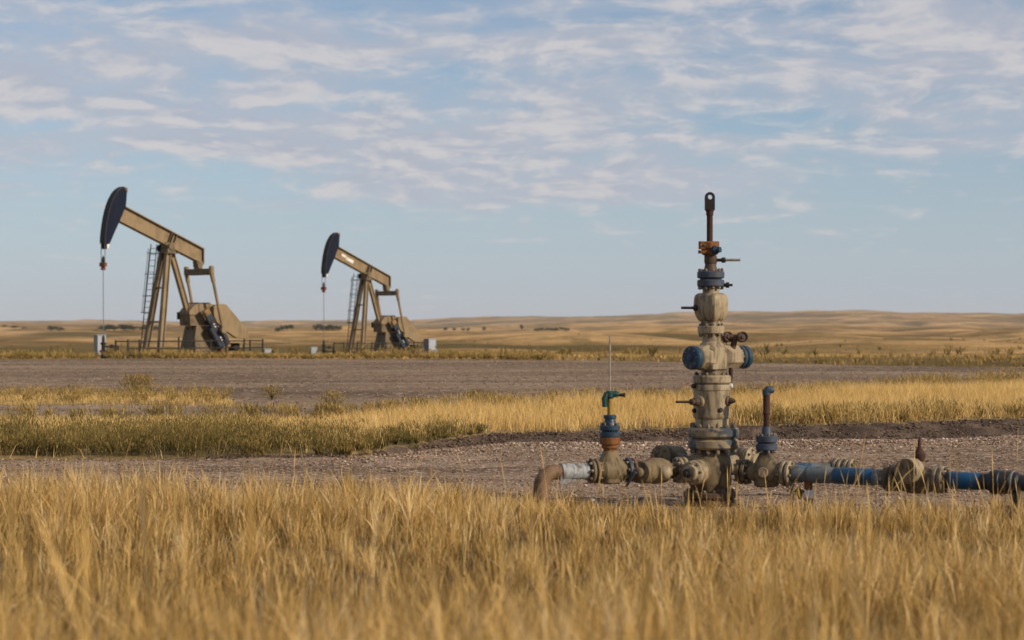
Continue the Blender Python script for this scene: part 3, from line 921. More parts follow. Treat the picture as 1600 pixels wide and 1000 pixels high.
# ------------------------------------------------------------------ pumpjacks
def make_pumpjack(loc, rz, label):
    """local x runs from horse head (-) to tail (+), y to the side, z up"""
    t = empty('pumpjack', loc, label, 'pumpjack', 'pumpjacks on the prairie', rz)
    tan, dull, navy, blk = M['pj_tan'], M['pj_tan_dull'], M['pj_navy'], M['pj_black']
    # horse head: curved front
    front = [(-4.33, 5.98), (-4.36, 6.27), (-4.345, 6.6), (-4.31, 6.93), (-4.26, 7.27), (-4.20, 7.60), (-4.11, 7.98), (-4.0, 8.33), (-3.86, 8.66), (-3.7, 8.93), (-3.54, 9.14), (-3.38, 9.27), (-3.19, 9.38)]
    back = [(-2.97, 9.33), (-2.98, 9.1), (-3.04, 8.38), (-3.43, 7.52), (-3.75, 6.9), (-4.06, 6.25), (-4.22, 5.97)]
    hd = MB(); hd.prism(front + back, -0.22, 0.22)
    head = hd.build('horse_head', navy, t)
    fp = MB()
    for i in range(1, len(front) - 1):
        (x0, z0), (x1, z1) = front[i], front[i + 1]
        fp.beam((x0 - 0.02, 0, z0), (x1 - 0.02, 0, z1), 0.52, 0.05)
    fp.build('front_plate', M['pj_black'], head)
    MB().prism([(-3.19, 9.40), (-2.95, 9.345), (-2.955, 9.1), (-3.05, 9.2)], -0.235, 0.235).build('top_cap', M['rust_pipe'], head)
    MB().prism([(-4.235, 6.22), (-4.07, 6.24), (-4.15, 6.03), (-4.235, 5.95)], -0.232, 0.232).build('lower_tip', M['white'], head)
    # walking beam: I section
    p0, p1 = Vector((-3.36, 0, 7.965)), Vector((2.06, 0, 5.70))
    d = (p1 - p0).normalized(); up = Vector((-d.z, 0, d.x))
    wb = MB()
    wb.prism([(-3.06, 8.284), (2.06, 6.124), (2.06, 5.302), (-3.40, 7.552)], -0.05, 0.05)
    wb.prism([(-3.04, 8.33), (2.09, 6.165), (2.09, 6.115), (-3.04, 8.28)], -0.22, 0.22)
    wb.prism([(-3.42, 7.56), (2.09, 5.30), (2.09, 5.25), (-3.42, 7.51)], -0.22, 0.22)
    beam = wb.build('walking_beam', tan, t)
    MB().box((2.075, 0, 5.71), (0.035, 0.41, 0.80)).build('tail_plate', dull, beam)
    for off in (-0.2, -0.06, 0.16):
        c = p0 + d * ((0.0 - p0.x) / d.x + off)
        for s in (-1, 1):
            MB().box(c + Vector((0, s * 0.13, 0)), (0.15, 0.76, 0.035), (Vector((0, 1, 0)), up, d)).build('stiffener', dull, beam)
    # centre bearing and post
    sb = MB(); sb.lathe([(0.17, -0.42), (0.2, -0.38), (0.2, 0.38), (0.17, 0.42)], (-0.2, 0, 6.18), (0, 1, 0), 20)
    sb.box((-0.16, 0, 6.36), (0.6, 0.46, 0.14)).box((-0.2, 0, 5.98), (0.5, 0.74, 0.2))
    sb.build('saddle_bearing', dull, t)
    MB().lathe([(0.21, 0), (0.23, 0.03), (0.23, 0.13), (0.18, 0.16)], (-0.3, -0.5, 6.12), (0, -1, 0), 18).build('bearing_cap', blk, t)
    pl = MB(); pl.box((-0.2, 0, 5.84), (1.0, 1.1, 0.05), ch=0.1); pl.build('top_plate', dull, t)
    for s in (-1, 1):
        lg = MB()
        for q in (-0.125, 0.125):
            lg.beam((-0.38 + q, s * 0.27, 5.84), (-1.22 + q, s * 0.78, 0.12), 0.28, 0.05)
        lg.beam((-0.38, s * 0.27, 5.84), (-1.22, s * 0.78, 0.12), 0.10, 0.22)
        lg.build('leg', tan if s > 0 else dull, t)  # far leg gets the darker tan: its shaded look is put into the colour
    for zz in (3.9, 2.0):
        k = (5.84 - zz) / 5.72
        MB().beam((-0.38 - 0.84 * k, -0.27 - 0.51 * k, zz), (-0.38 - 0.84 * k, 0.27 + 0.51 * k, zz), 0.09, 0.09, side=(0, 0, 1)).build('cross_brace', dull, t)
    lf = MB()
    for q in (-0.13, 0.13):
        lf.beam((0.03 + q, 0, 5.84), (1.78 + q, 0, 0.6), 0.26, 0.045)
    lf.beam((0.03, 0, 5.84), (1.78, 0, 0.6), 0.12, 0.24)
    lf.build('leg', tan, t)
    # ladder on the far leg, with its safety loops
    ld = MB()
    for s in (-0.19, 0.19):
        ld.tube([(-0.56 + s, -0.85, 6.35), (-1.15 + s, -1.05, 0.2)], 0.026, 6)
    lad = ld.build('ladder', blk, t)
    for k in range(18):
        q = (k + 0.7) / 18.6
        c = Vector((-0.56, -0.85, 6.35)).lerp(Vector((-1.15, -1.05, 0.2)), q)
        MB().tube([c + Vector((-0.19, 0, 0)), c + Vector((0.19, 0, 0))], 0.016, 5).build('rung', blk, lad)
    for q in (0.08, 0.27, 0.47, 0.62):
        c = Vector((-0.56, -0.85, 6.35)).lerp(Vector((-1.15, -1.05, 0.2)), q)
        pts = [c + Vector((0.34 * math.cos(a), -0.36 + 0.36 * math.cos(a * 0.0) - 0.38 * math.sin(a), 0)) for a in np.linspace(0, math.pi, 9)]
        MB().tube(pts, 0.022, 5).build('cage_hoop', blk, lad)
    for dx in (-0.33, 0.0, 0.33):
        MB().tube([(-0.585 + dx, -0.86 - (0.38 if dx == 0 else 0.02), 6.1), (-0.93 + dx, -0.98 - (0.38 if dx == 0 else 0.02), 2.5)], 0.015, 5).build('cage_bar', blk, lad)
    # equalizer with tail bearing
    tb = MB(); tb.box((1.8, 0, 5.36), (0.42, 0.4, 0.16)).lathe([(0.17, -0.24), (0.19, -0.21), (0.19, 0.21), (0.17, 0.24)], (1.8, 0, 5.19), (0, 1, 0), 18).box((1.82, 0, 5.05), (0.34, 0.34, 0.18))
    tb.build('tail_bearing', dull, t)
    eq = MB()
    eq.v += [Vector(p) for p in [(1.72, -1.3, 5.0), (2.0, -1.3, 5.0), (2.0, 1.3, 5.0), (1.72, 1.3, 5.0), (1.72, -1.3, 4.82), (2.0, -1.3, 4.82), (2.0, 1.3, 4.82), (1.72, 1.3, 4.82), (1.72, -0.8, 4.64), (2.0, -0.8, 4.64), (2.0, 0.8, 4.64), (1.72, 0.8, 4.64)]]
    eq.f += [(0, 1, 2, 3), (0, 3, 7, 11, 8, 4), (1, 5, 9, 10, 6, 2), (0, 4, 5, 1), (3, 2, 6, 7), (4, 8, 9, 5), (8, 11, 10, 9), (11, 7, 6, 10)]
    equ = eq.build('equalizer', dull, t)
    for s in (-1, 1):
        MB().lathe([(0.10, 4.66), (0.145, 4.70), (0.145, 5.10), (0.11, 5.15)], (1.86, s * 1.25, 0), (0, 0, 1), 14).build('end_block', tan, equ)
    # gear reducer on its pedestal
    gb = MB(); gb.prism([(0.95, 1.8), (2.6, 1.8), (2.75, 2.1), (2.75, 2.42), (0.92, 2.42), (0.92, 2.0)], -0.52, 0.52)
    gear = gb.build('gear_reducer', dull, t)
    gc = MB(); gc.prism([(0.9, 2.43), (2.8, 2.43), (2.8, 2.78), (2.62, 2.97), (2.3, 3.04), (1.5, 3.04), (1.3, 2.98), (1.08, 2.8), (0.9, 2.6)], -0.5, 0.5)
    cov = gc.build('cover', tan, gear)
    for xx in (1.5, 2.2):
        MB().prism([(xx, 2.44), (xx + 0.07, 2.44), (xx + 0.07, 3.10), (xx, 3.10)], -0.53, 0.53).build('cover_rib', dull, gear)
    MB().box((1.85, 0, 2.42), (2.0, 1.16, 0.05)).build('cover_flange', dull, gear)
    MB().box((0.98, -0.6, 2.35), (0.34, 0.16, 0.42), ch=0.08).build('brake_housing', blk, t)
    pd = MB()
    pd.v += [Vector(p) for p in [(1.0, -0.68, 0.3), (2.75, -0.68, 0.3), (2.75, 0.68, 0.3), (1.0, 0.68, 0.3), (1.32, -0.56, 1.79), (2.45, -0.56, 1.79), (2.45, 0.56, 1.79), (1.32, 0.56, 1.79)]]
    pd.f += [(3, 2, 1, 0), (4, 5, 6, 7), (0, 1, 5, 4), (1, 2, 6, 5), (2, 3, 7, 6), (3, 0, 4, 7)]
    ped = pd.build('pedestal', dull, t)
    for yy in (-0.2, 0.22):
        MB().box((1.303, yy, 1.6), (0.05, 0.22, 0.16)).build('pedestal_opening', blk, ped)
    # belt guard
    og = [(2.3, 2.86), (2.42, 2.97), (2.97, 3.02), (3.14, 2.97), (3.26, 2.86), (4.52, 1.64), (4.66, 1.36), (4.66, 0.99), (3.86, 1.10), (3.13, 1.50), (2.5, 2.0), (2.28, 2.4)]
    MB().prism(og, 0.60, 0.86).build('belt_guard', tan, t)
    # cranks with counterweights, pitman arms
    for s in (-1, 1):
        a0, a1 = Vector((1.78, s * 1.0, 2.42)), Vector((2.86, s * 1.0, 0.62))
        cd = (a1 - a0).normalized(); cn = Vector((-cd.z, 0, cd.x))
        cr = MB(); cr.box((a0 + a1) / 2, (0.46, 0.20, (a1 - a0).length), (cn, Vector((0, 1, 0)), cd), 0.05)
        crank = cr.build('crank', M['pj_blue'], t)
        MB().lathe([(0.16, -0.5), (0.16, 0.62)], (2.06, s * 0.52, 1.98), (0, s, 0), 16).build('crank_shaft', blk, crank)
        for sd in (-1, 1):
            c0 = a0.lerp(a1, 0.34 if sd < 0 else 0.5) + cn * sd * 0.30
            c1 = a0.lerp(a1, 1.0) + cn * sd * 0.26
            MB().box((c0 + c1) / 2 + Vector((0, s * 0.02, 0)), (0.28, 0.42, (c1 - c0).length), ((c1 - c0).normalized().cross(Vector((0, 1, 0))), Vector((0, 1, 0)), (c1 - c0).normalized()), 0.06).build('counterweight', M['pj_blue'], crank)
            MB().box(c1 + cd * 0.08, (0.26, 0.30, 0.18), (cn, Vector((0, 1, 0)), cd), 0.04).build('weight_tip', M['ochre'] if sd > 0 else M['rust_orange'], crank)
        MB().box(a0 - cd * 0.16, (0.44, 0.26, 0.34), (cn, Vector((0, 1, 0)), cd), 0.06).build('crank_end', M['ochre'], crank)
        for q in (0.3, 0.38, 0.72, 0.8):
            MB().lathe([(0.045, 0), (0.045, 0.05), (0.02, 0.06)], a0.lerp(a1, q) + Vector((0, s * (0.1 if q < 0.5 else 0.10), 0)), (0, s, 0), 8).build('bolt', M['white'], crank)
        pm = MB(); pm.beam((1.87, s * 1.25, 4.72), (2.60, s * 1.30, 1.62), 0.15, 0.15, 0.03)
        arm = pm.build('pitman_arm', tan, t)
        MB().lathe([(0.17, -0.15), (0.2, -0.12), (0.2, 0.12), (0.17, 0.15)], (2.62, s * 1.28, 1.55), (0, 1, 0), 18).build('wrist_pin_bearing', tan, arm)
        MB().beam((1.865, s * 1.25, 4.70), (1.99, s * 1.258, 4.25), 0.2, 0.2, 0.03).build('arm_socket', tan, arm)
    # skid, motor, sheave
    sk = MB()
    for s in (-1, 1):
        sk.box((1.7, s * 0.72, 0.18), (6.4, 0.22, 0.30))
    for xx in (-1.3, 0.4, 2.0, 3.4, 4.7):
        sk.box((xx, 0, 0.19), (0.2, 1.40, 0.24))
    sk.build('skid', M['rust_pipe'], t)
    MB().box((4.05, 0.1, 0.88), (1.3, 1.3, 0.14)).build('motor_deck', tan, t)
    MB().lathe([(0.18, -0.45), (0.27, -0.40), (0.27, 0.32), (0.2, 0.38)], (4.15, 0.05, 0.62), (0, 1, 0), 18).build('motor', blk, t)
    for xx in (3.5, 4.6):
        MB().beam((xx, 0.6, 0.84), (xx - 0.25, 0.68, 0.3), 0.1, 0.1).build('deck_leg', M['pj_tan_dull'], t)
    # bridle, carrier bar, polished rod
    for s in (-0.2, 0.2):
        MB().tube([(-4.345, s, 6.3), (-4.345, s * 0.95, 5.2)], 0.022, 6).build('bridle_cable', M['cabinet_dark'], t)
    cbm = MB(); cbm.box((-4.34, 0, 5.12), (0.2, 0.56, 0.22), ch=0.05).lathe([(0.12, 0), (0.14, 0.04), (0.1, 0.22)], (-4.34, 0, 4.82), n=12)
    cbm.build('carrier_bar', M['rust_rod'], t)
    MB().lathe([(0.05, 5.2), (0.075, 5.24), (0.075, 5.46), (0.03, 5.6)], (-4.34, 0, 0), n=10).build('rod_clamp', blk, t)
    MB().tube([(-4.34, 0, 5.2), (-4.32, 0, 1.1)], 0.022, 8).build('polished_rod', M['cabinet_dark'], t)
    return t


PHI = R(43)
# side axis of the machine: +y local faces the camera, so the frame is mirrored by turning it half round
def pj_frame(rz):
    return rz


PJ = [(-18.57, 108.4), (-11.11, 154.0)]


def orient(t, x, y):
    """head towards the camera's left and near side"""
    t.location = (x, y, hz(x, y) + 0.0)
    t.rotation_euler = (0, 0, PHI)
    t.scale = (1, -1, 1)


pj1 = make_pumpjack((0, 0, 0), 0, 'tall tan pumpjack with navy horse head, nearer of the two')
pj2 = copy_tree(pj1)
pj2['label'] = 'smaller-looking farther tan pumpjack with a worn white patch on its beam'
for t, (x, y) in zip((pj1, pj2), PJ):
    orient(t, x, y)
pj1.scale = (0.975, -0.975, 0.975)
bm2 = [c for c in pj2.children if c.name.startswith('walking_beam')][0]
dv = Vector((5.42, 0, -2.265)).normalized(); upv = Vector((-dv.z, 0, dv.x))
for a, b, off in ((0.75, 1.2, 0.06), (1.25, 2.0, -0.02)):
    c = Vector((-3.36, 0.058, 7.965)) + dv * ((a + b) / 2) + upv * off
    MB().box(c, (0.012, 0.24 if a > 1 else 0.18, b - a), (Vector((0, 1, 0)), upv, dv), 0.0).build('worn_white_patch', M['white'], bm2)


def local(t, x, y, z):
    """ground position beside a pumpjack, y towards the camera side"""
    c, s = math.cos(PHI), math.sin(PHI)
    X = t.location.x + x * c + y * s
    Y = t.location.y + x * s - y * c
    return Vector((X, Y, hz(X, Y) + z))


def guard_rail(t, label, x0, x1, posts, yl):
    o = empty('guard_rail', local(t, x0, yl, 0), label, 'railing', 'railings beside the pumpjacks', PHI)
    for x in posts:
        hgt = 1.0 if abs(x + 0.75) > 0.1 else 1.12
        MB().beam((x - x0, 0, -0.05), (x - x0, 0, hgt), 0.07, 0.07).build('post', M['pj_black'], o)
    for zz in (0.90, 0.52, 0.16):
        MB().tube([(0, 0, zz), (x1 - x0, 0, zz)], 0.035, 6).build('rail', M['pj_black'], o)
    for x in (x0, x1):     # returns towards the machine
        MB().tube([(x - x0, 0, 0.9), (x - x0, 1.2, 0.9)], 0.035, 6).build('rail', M['pj_black'], o)
        MB().beam((x - x0, 1.2, -0.05), (x - x0, 1.2, 0.95), 0.07, 0.07).build('post', M['pj_black'], o)
    return o


guard_rail(pj1, 'dark pipe railing along the base of the tall pumpjack', -3.9, 4.75, [-3.9, -3.2, -2.0, -0.75, 0.25, 1.3, 2.3, 3.5, 4.75], 1.9)
guard_rail(pj2, 'dark pipe railing along the base of the farther pumpjack', -3.9, 4.4, [-3.9, -2.6, -1.2, 0.2, 1.5, 3.0, 4.4], 1.9)


def stuffing_box(t, label):
    o = empty('pumping_wellhead', local(t, -4.33 * t.scale.x, 0, 0), label, 'wellhead', 'small wellheads under the horse heads', PHI)
    MB().lathe([(0.2, -0.05), (0.2, 0.06), (0.12, 0.08), (0.12, 0.32), (0.19, 0.34), (0.19, 0.42), (0.11, 0.44), (0.10, 0.7), (0.15, 0.72), (0.15, 0.82), (0.08, 0.86), (0.08, 1.08), (0.04, 1.2)], n=16).build('casing_head', M['pj_black'], o)
    MB().tube([(0, 0, 0.62), (0.95, 0.1, 0.62), (1.0, 0.1, 0.1)], 0.055, 8).build('flow_pipe', M['pj_black'], o)
    MB().tube([(0, 0, 0.28), (0.7, -0.25, 0.28), (0.72, -0.25, -0.02)], 0.06, 8).build('drain_pipe', M['pj_black'], o)
    MB().lathe([(0.1, 0), (0.1, 0.2)], (0.55, 0.06, 0.52), n=10).build('valve', M['dark_steel'], o)
    return o


stuffing_box(pj1, 'black wellhead with side pipes under the tall pumpjack rod')
stuffing_box(pj2, "black wellhead under the farther pumpjack's hanging rod")


def cabinet(loc, rz, s, label, name='control_cabinet'):
    o = empty(name, loc, label, 'cabinet', None, rz)
    MB().box((0, 0, s[2] / 2 + 0.03), s, ch=0.02).build('body', M['cabinet_dark'], o)
    MB().box((0, -s[1] / 2 - 0.012, s[2] / 2 + 0.03), (s[0] * 0.92, 0.022, s[2] * 0.94)).build('door', M['cabinet'], o)
    MB().box((s[0] * 0.36, -s[1] / 2 - 0.04, s[2] * 0.55), (0.03, 0.03, 0.16)).build('handle', M['pj_black'], o)
    MB().box((0, 0, s[2] + 0.045), (s[0] + 0.06, s[1] + 0.06, 0.03)).build('roof', M['cabinet'], o)
    return o


def at_px_ground(X, Y):
    return Vector((X, Y, hz(X, Y) - 0.02))


cabinet(at_px_ground(-22.15, 107.0), R(32), (0.5, 0.55, 1.22), 'pale grey upright cabinet beside the tall pumpjack wellhead')
cabinet(at_px_ground(-13.35, 108.5), R(20), (0.4, 0.4, 0.45), 'small white box on the ground past the tall pumpjack tail', 'utility_box')
cabinet(at_px_ground(-15.15, 152.0), R(20), (0.5, 0.4, 0.62), 'small pale box beside the farther pumpjack wellhead', 'utility_box')
cabinet(at_px_ground(-6.35, 154.0), R(35), (0.7, 0.7, 1.25), "pale grey upright cabinet behind the farther pumpjack's tail")
cabinet(at_px_ground(-5.9, 151.5), R(15), (0.4, 0.35, 0.4), 'little white box in front of the far grey cabinet', 'utility_box')


# ------------------------------------------------------------------ wellhead in front
U = 0.00625
WX, WY = 1.931, 19.44
WZ = 0.0
nut_cache = {}


def nut_mesh(r, h):
    key = (round(r, 4), round(h, 4))
    if key not in nut_cache:
        m = MB()
        m.lathe([(r * 0.9, 0), (r, h * 0.12), (r, h * 0.7), (r * 0.8, h * 0.8)], n=6)
        m.lathe([(r * 0.5, h * 0.75), (r * 0.5, h * 0.95), (r * 0.4, h * 1.0)], n=6)
        nut_cache[key] = m.mesh('nut', M['nut'])
    return nut_cache[key]


def nuts(parent, at, axis, rad, t, n, r=0.016, h=0.032, ph=0.1, flip=False, mat=None):
    a, u, v = frame_of(axis)
    me = nut_mesh(r, h)
    for k in range(n):
        g = ph + 2 * math.pi * k / n
        o = bpy.data.objects.new('nut', me)
        COL.objects.link(o)
        o.parent = parent
        o.location = Vector(at) + a * t + (u * math.cos(g) + v * math.sin(g)) * rad
        q = (-a if flip else a).to_track_quat('Z', 'Y')
        o.rotation_mode = 'QUATERNION'
        o.rotation_quaternion = q @ Matrix.Rotation(random.uniform(0, 1), 4, 'Z').to_quaternion()
        o.scale = (1, 1, random.uniform(0.8, 1.25))


def flange(parent, mat, at, axis, r, t0, t1, n=12, nr=0.016, seam=True, both=True, hub=None, name='flange', nh=0.026):
    """a bolted flange pair: two discs with a dark gap, nuts on both outer faces"""
    m = MB()
    if seam:
        mid = (t0 + t1) / 2; g = 0.006
        m.disc(r, t0, mid - g, at, axis); m.disc(r, mid + g, t1, at, axis)
        m.disc(r * 0.8, mid - g - 0.002, mid + g + 0.002, at, axis)
    else:
        m.disc(r, t0, t1, at, axis)
    o = m.build(name, mat, parent)
    nuts(o, at, axis, r * 0.83, t1 - 0.001, n, nr, nh)
    if both:
        nuts(o, at, axis, r * 0.83, t0 + 0.001, n, nr, nh, flip=True)
    return o


wh = empty('wellhead', (WX, WY, hz(WX, WY)), 'tall beige wellhead tree of stacked flanges and valves, topped by a lifting eye', 'wellhead')
B, BD, BB = M['beige'], M['beige_dull'], M['beige_blue']
# casing head
flange(wh, M['brown_steel'], (0, 0, 0), (0, 0, 1), 0.262, 0.005, 0.14, 14, 0.02, name='base_flange')
MB().lathe([(0.30, -0.05), (0.30, 0.0)], n=36).build('cellar_plate', M['dark_steel'], wh)
MB().lathe([(0.18, 0.13), (0.185, 0.17), (0.21, 0.22), (0.215, 0.40), (0.20, 0.47), (0.17, 0.52), (0.165, 0.56)], n=40).build('casing_head', BD, wh)
flange(wh, BB, (0.035 - 0.0, 0, 0), (0, 0, 1), 0.25, 0.555, 0.765, 14, 0.021, name='main_flange', nh=0.042)
MB().lathe([(0.165, 0.76), (0.165, 0.86)], (0.02, 0, 0), n=40).build('neck', B, wh)
# tubing spool
sp = MB(); sp.lathe([(0.17, 0.85), (0.178, 0.86), (0.18, 0.875), (0.18, 1.125), (0.187, 1.13), (0.187, 1.18), (0.184, 1.185)], (0.02, 0, 0), n=44)
spool = sp.build('tubing_spool', B, wh)
flange(wh, B, (0.02, 0, 0), (0, 0, 1), 0.187, 1.19, 1.275, 12, 0.017, seam=False, both=False, name='spool_flange')
for ang, ln, zz, mt in ((R(205), 0.05, 1.17, 'rust'), (R(-18), 0.03, 1.17, 'silver'), (R(200), 0.03, 0.93, 'dark_steel'), (R(-68), 0.02, 0.94, 'dark_steel'), (R(-30), 0.06, 1.03, 'brown_steel')):
    d_ = Vector((math.cos(ang), math.sin(ang), 0))
    MB().lathe([(0.024, 0), (0.024, ln * 0.7), (0.018, ln)], Vector((0.02, 0, zz)) + d_ * 0.176, d_, 8).build('plug', M[mt], spool)
d_ = Vector((math.cos(R(222)), math.sin(R(222)), 0))
o_ = Vector((0.02, 0, 1.02)) + d_ * 0.165
MB().lathe([(0.06, 0), (0.06, 0.025), (0.05, 0.035)], o_, d_, 20).build('outlet_boss', B, spool)
nv = MB().lathe([(0.034, 0.03), (0.04, 0.04), (0.04, 0.09), (0.03, 0.10), (0.032, 0.13), (0.02, 0.14)], o_, d_, 10).build('needle_valve', M['brown_steel'], wh)
MB().tube([o_ + d_ * 0.13, o_ + d_ * 0.16 + Vector((-0.13, 0.0, 0))], 0.012, 8).build('valve_stem', M['dark_steel'], nv)
d2 = Vector((math.cos(R(-35)), math.sin(R(-35)), 0)); o2 = Vector((0.02, 0, 1.025)) + d2 * 0.17
MB().lathe([(0.05, 0), (0.05, 0.02), (0.03, 0.03), (0.028, 0.05), (0.012, 0.09)], o2, d2, 14).build('gauge_plug', M['brown_steel'], spool)
# neck, cross valve
MB().lathe([(0.102, 1.26), (0.102, 1.34)], (0.02, 0, 0), n=32).build('neck', B, wh)
ax = Vector((-0.74, -0.67, 0)).normalized()
cen = Vector((0.02, 0, 1.445))
cv = MB()
cv.lathe([(0.09, -0.36), (0.125, -0.34), (0.128, -0.10), (0.135, -0.06), (0.135, 0.10), (0.12, 0.15), (0.10, 0.19)], cen, ax, 8, ph=math.pi / 8)
cross = cv.build('cross_valve', B, wh, sharp=25)
bx_ = MB(); bx_.loft([(-0.125, 0.105), (-0.11, 0.125), (0.09, 0.125), (0.115, 0.10), (0.14, 0.09)], cen, p=5, rot=math.atan2(ax.y, ax.x)); bx_.build('valve_body', B, cross)
lb = MB(); lb.disc(0.115, 0.185, 0.235, cen, ax); lbo = lb.build('bonnet_flange', B, cross)
nuts(lbo, cen, ax, 0.098, 0.187, 10, 0.013, 0.03, flip=True)
cp = MB(); cp.disc(0.116, 0.238, 0.31, cen, ax, ch=0.012).lathe([(0.035, 0.308), (0.035, 0.318), (0.028, 0.322)], cen, ax, 16); cap = cp.build('bonnet_cap', M['blue'], cross)
nuts(cap, cen, ax, 0.085, 0.309, 8, 0.009, 0.010)
rb = MB(); rb.disc(0.113, -0.42, -0.368, cen, ax); rbo = rb.build('bonnet_flange', M['blue'], cross)
rc = MB(); rc.disc(0.116, -0.49, -0.428, cen, ax).lathe([(0.022, -0.53), (0.03, -0.488)], cen, ax, 12); rcap = rc.build('bonnet_cap', M['blue'], cross)
nuts(rbo, cen, ax, 0.095, -0.37, 10, 0.013, 0.03)
for k, q in ((0.03, -0.16), (-0.05, -0.22), (0.06, -0.27)):
    MB().lathe([(0.022, 0), (0.022, 0.02), (0.012, 0.035)], cen - ax * -q + Vector((k * 0.4, 0, 0.118)), n=8).build('fitting', M['nut'], cross)
kb = cen + Vector((0.235, 0.12, 0.135))
kv = MB(); kv.tube([kb + Vector((-0.02, 0, -0.06)), kb + Vector((0, 0, 0.04))], 0.03, 10).tube([kb + Vector((-0.09, 0, 0.07)), kb + Vector((0.09, -0.02, 0.05))], 0.03, 10)
knob = kv.build('bleed_valve', M['brown_steel'], cross)
for sx, yy in ((-0.072, 0.0), (0.072, -0.03)):
    MB().lathe([(0.03, -0.05), (0.05, -0.035), (0.054, -0.025), (0.054, 0.028), (0.044, 0.034), (0.038, 0.018), (0.018, 0.02), (0.016, 0.034)], kb + Vector((sx, yy, 0.065)), (0.55 if sx < 0 else 0.25, -1, 0.1), 14).build('knob', M['brown_steel'], knob)
MB().tube([cen + Vector((0.185, 0.0, -0.10)), cen + Vector((0.185, 0.0, -0.20)), cen + Vector((0.175, 0.0, -0.275))], [0.022, 0.02, 0.014], 8).build('lever', M['rust'], cross)
# upper neck, flange, swab valve body
MB().lathe([(0.115, 1.555), (0.10, 1.585), (0.088, 1.60), (0.088, 1.665), (0.10, 1.68)], (0.015, 0, 0), n=32).build('neck', B, wh)
flange(wh, B, (0.012, 0, 0), (0, 0, 1), 0.13, 1.675, 1.755, 10, 0.014, seam=False, name='flange')
MB().lathe([(0.098, 1.75), (0.098, 1.80), (0.12, 1.82)], (0.012, 0, 0), n=32).build('neck', B, wh)
bd = MB()
bd.loft([(1.795, 0.088), (1.815, 0.108), (1.85, 0.125), (1.90, 0.136), (1.97, 0.140), (2.02, 0.138), (2.05, 0.13), (2.068, 0.112), (2.075, 0.09)], (0.012, 0, 0), 48, 5.0, R(52))
vb = bd.build('swab_valve_body', B, wh, sharp=22)
MB().lathe([(0.028, 0), (0.034, 0.01), (0.034, 0.035), (0.02, 0.04)], (-0.125, -0.05, 1.93), (-1, -0.15, 0), 6).build('stem_nut', M['dark_steel'], vb)
MB().tube([(-0.15, -0.055, 1.93), (-0.285, -0.07, 1.93)], [0.014, 0.013], 8).build('stem', M['dark_steel'], vb)
MB().lathe([(0.085, 2.06), (0.08, 2.09), (0.085, 2.14)], (0.01, 0, 0), n=32).build('neck', B, wh)
flange(wh, M['blue_dull'], (0.01, 0, 0), (0, 0, 1), 0.133, 2.135, 2.288, 10, 0.016, name='top_flange')
sv = MB().lathe([(0.018, 0), (0.018, 0.02), (0.028, 0.025), (0.028, 0.055), (0.012, 0.06), (0.012, 0.09)], (0.13, -0.03, 2.152), (1, -0.2, 0), 8).build('bleeder', M['dark_steel'], wh)
MB().lathe([(0.075, 2.285), (0.058, 2.33), (0.055, 2.36), (0.06, 2.365), (0.062, 2.37), (0.062, 2.435), (0.055, 2.445)], (0.008, 0, 0), n=24).build('top_adapter', M['brown_steel'], wh)
st_ = MB().lathe([(0.016, 0), (0.016, 0.045), (0.027, 0.05), (0.027, 0.08), (0.018, 0.09)], (0.065, -0.02, 2.396), (1, -0.1, 0), 8).build('needle_valve', M['dark_steel'], wh)
MB().tube([(0.15, -0.03, 2.396), (0.292, -0.045, 2.396)], 0.0135, 10).build('stem', M['bright_stem'], st_)
# rusty clamp with its blue part
cl = MB()
cl.lathe([(0.055, 2.44), (0.08, 2.455), (0.083, 2.50), (0.095, 2.515), (0.095, 2.565), (0.085, 2.575), (0.04, 2.58)], (0.0, 0, 0), n=10)
cl.box((-0.075, -0.03, 2.54), (0.07, 0.09, 0.075), ch=0.012).box((0.055, 0.02, 2.555), (0.07, 0.08, 0.05), ch=0.01).box((-0.06, -0.04, 2.475), (0.11, 0.08, 0.03), ch=0.01)
clamp = cl.build('clamp', M['rust_orange'], wh)
MB().lathe([(0.02, 0), (0.045, 0.015), (0.05, 0.04), (0.032, 0.06), (0.03, 0.09)], (0.02, -0.06, 2.49), (0.8, -0.6, 0.05), 6).build('wing_nut', M['blue'], clamp)
nuts(clamp, (-0.075, -0.08, 2.54), (0, -1, 0), 0.02, 0.0, 2, 0.010, 0.012)
# rod and lifting eye
MB().lathe([(0.03, 2.57), (0.03, 2.83), (0.036, 2.835), (0.036, 2.862), (0.044, 2.885), (0.046, 2.89)], n=20).build('lifting_rod', M['rust'], wh)
ey = MB()
ring_o, ring_i = [], []
out = [(-0.048, 2.885), (0.048, 2.885)] + [(0.048 * math.cos(a), 3.012 + 0.048 * math.sin(a)) for a in np.linspace(0, math.pi, 17)]
hole = [(0.0235 * math.cos(a) + 0.003, 3.012 + 0.0235 * math.sin(a)) for a in np.linspace(-0.5 * math.pi, 1.5 * math.pi, 25)[:-1]]
bmx = bmesh.new()
def loop_edges(pts, y):
    vs = [bmx.verts.new((x, y, z)) for x, z in pts]
    return vs, [bmx.edges.new((vs[i], vs[(i + 1) % len(vs)])) for i in range(len(vs))]
v1, e1 = loop_edges(out, -0.03); v2, e2 = loop_edges(hole, -0.03)
res = bmesh.ops.triangle_fill(bmx, edges=e1 + e2, use_beauty=True)
fs = [f for f in res['geom'] if isinstance(f, bmesh.types.BMFace)]
ex = bmesh.ops.extrude_face_region(bmx, geom=fs)
bmesh.ops.translate(bmx, verts=[g for g in ex['geom'] if isinstance(g, bmesh.types.BMVert)], vec=(0, 0.06, 0))
bmesh.ops.recalc_face_normals(bmx, faces=bmx.faces)
eme = bpy.data.meshes.new('lifting_eye'); bmx.to_mesh(eme); bmx.free()
eme.materials.append(M['dark_steel'])
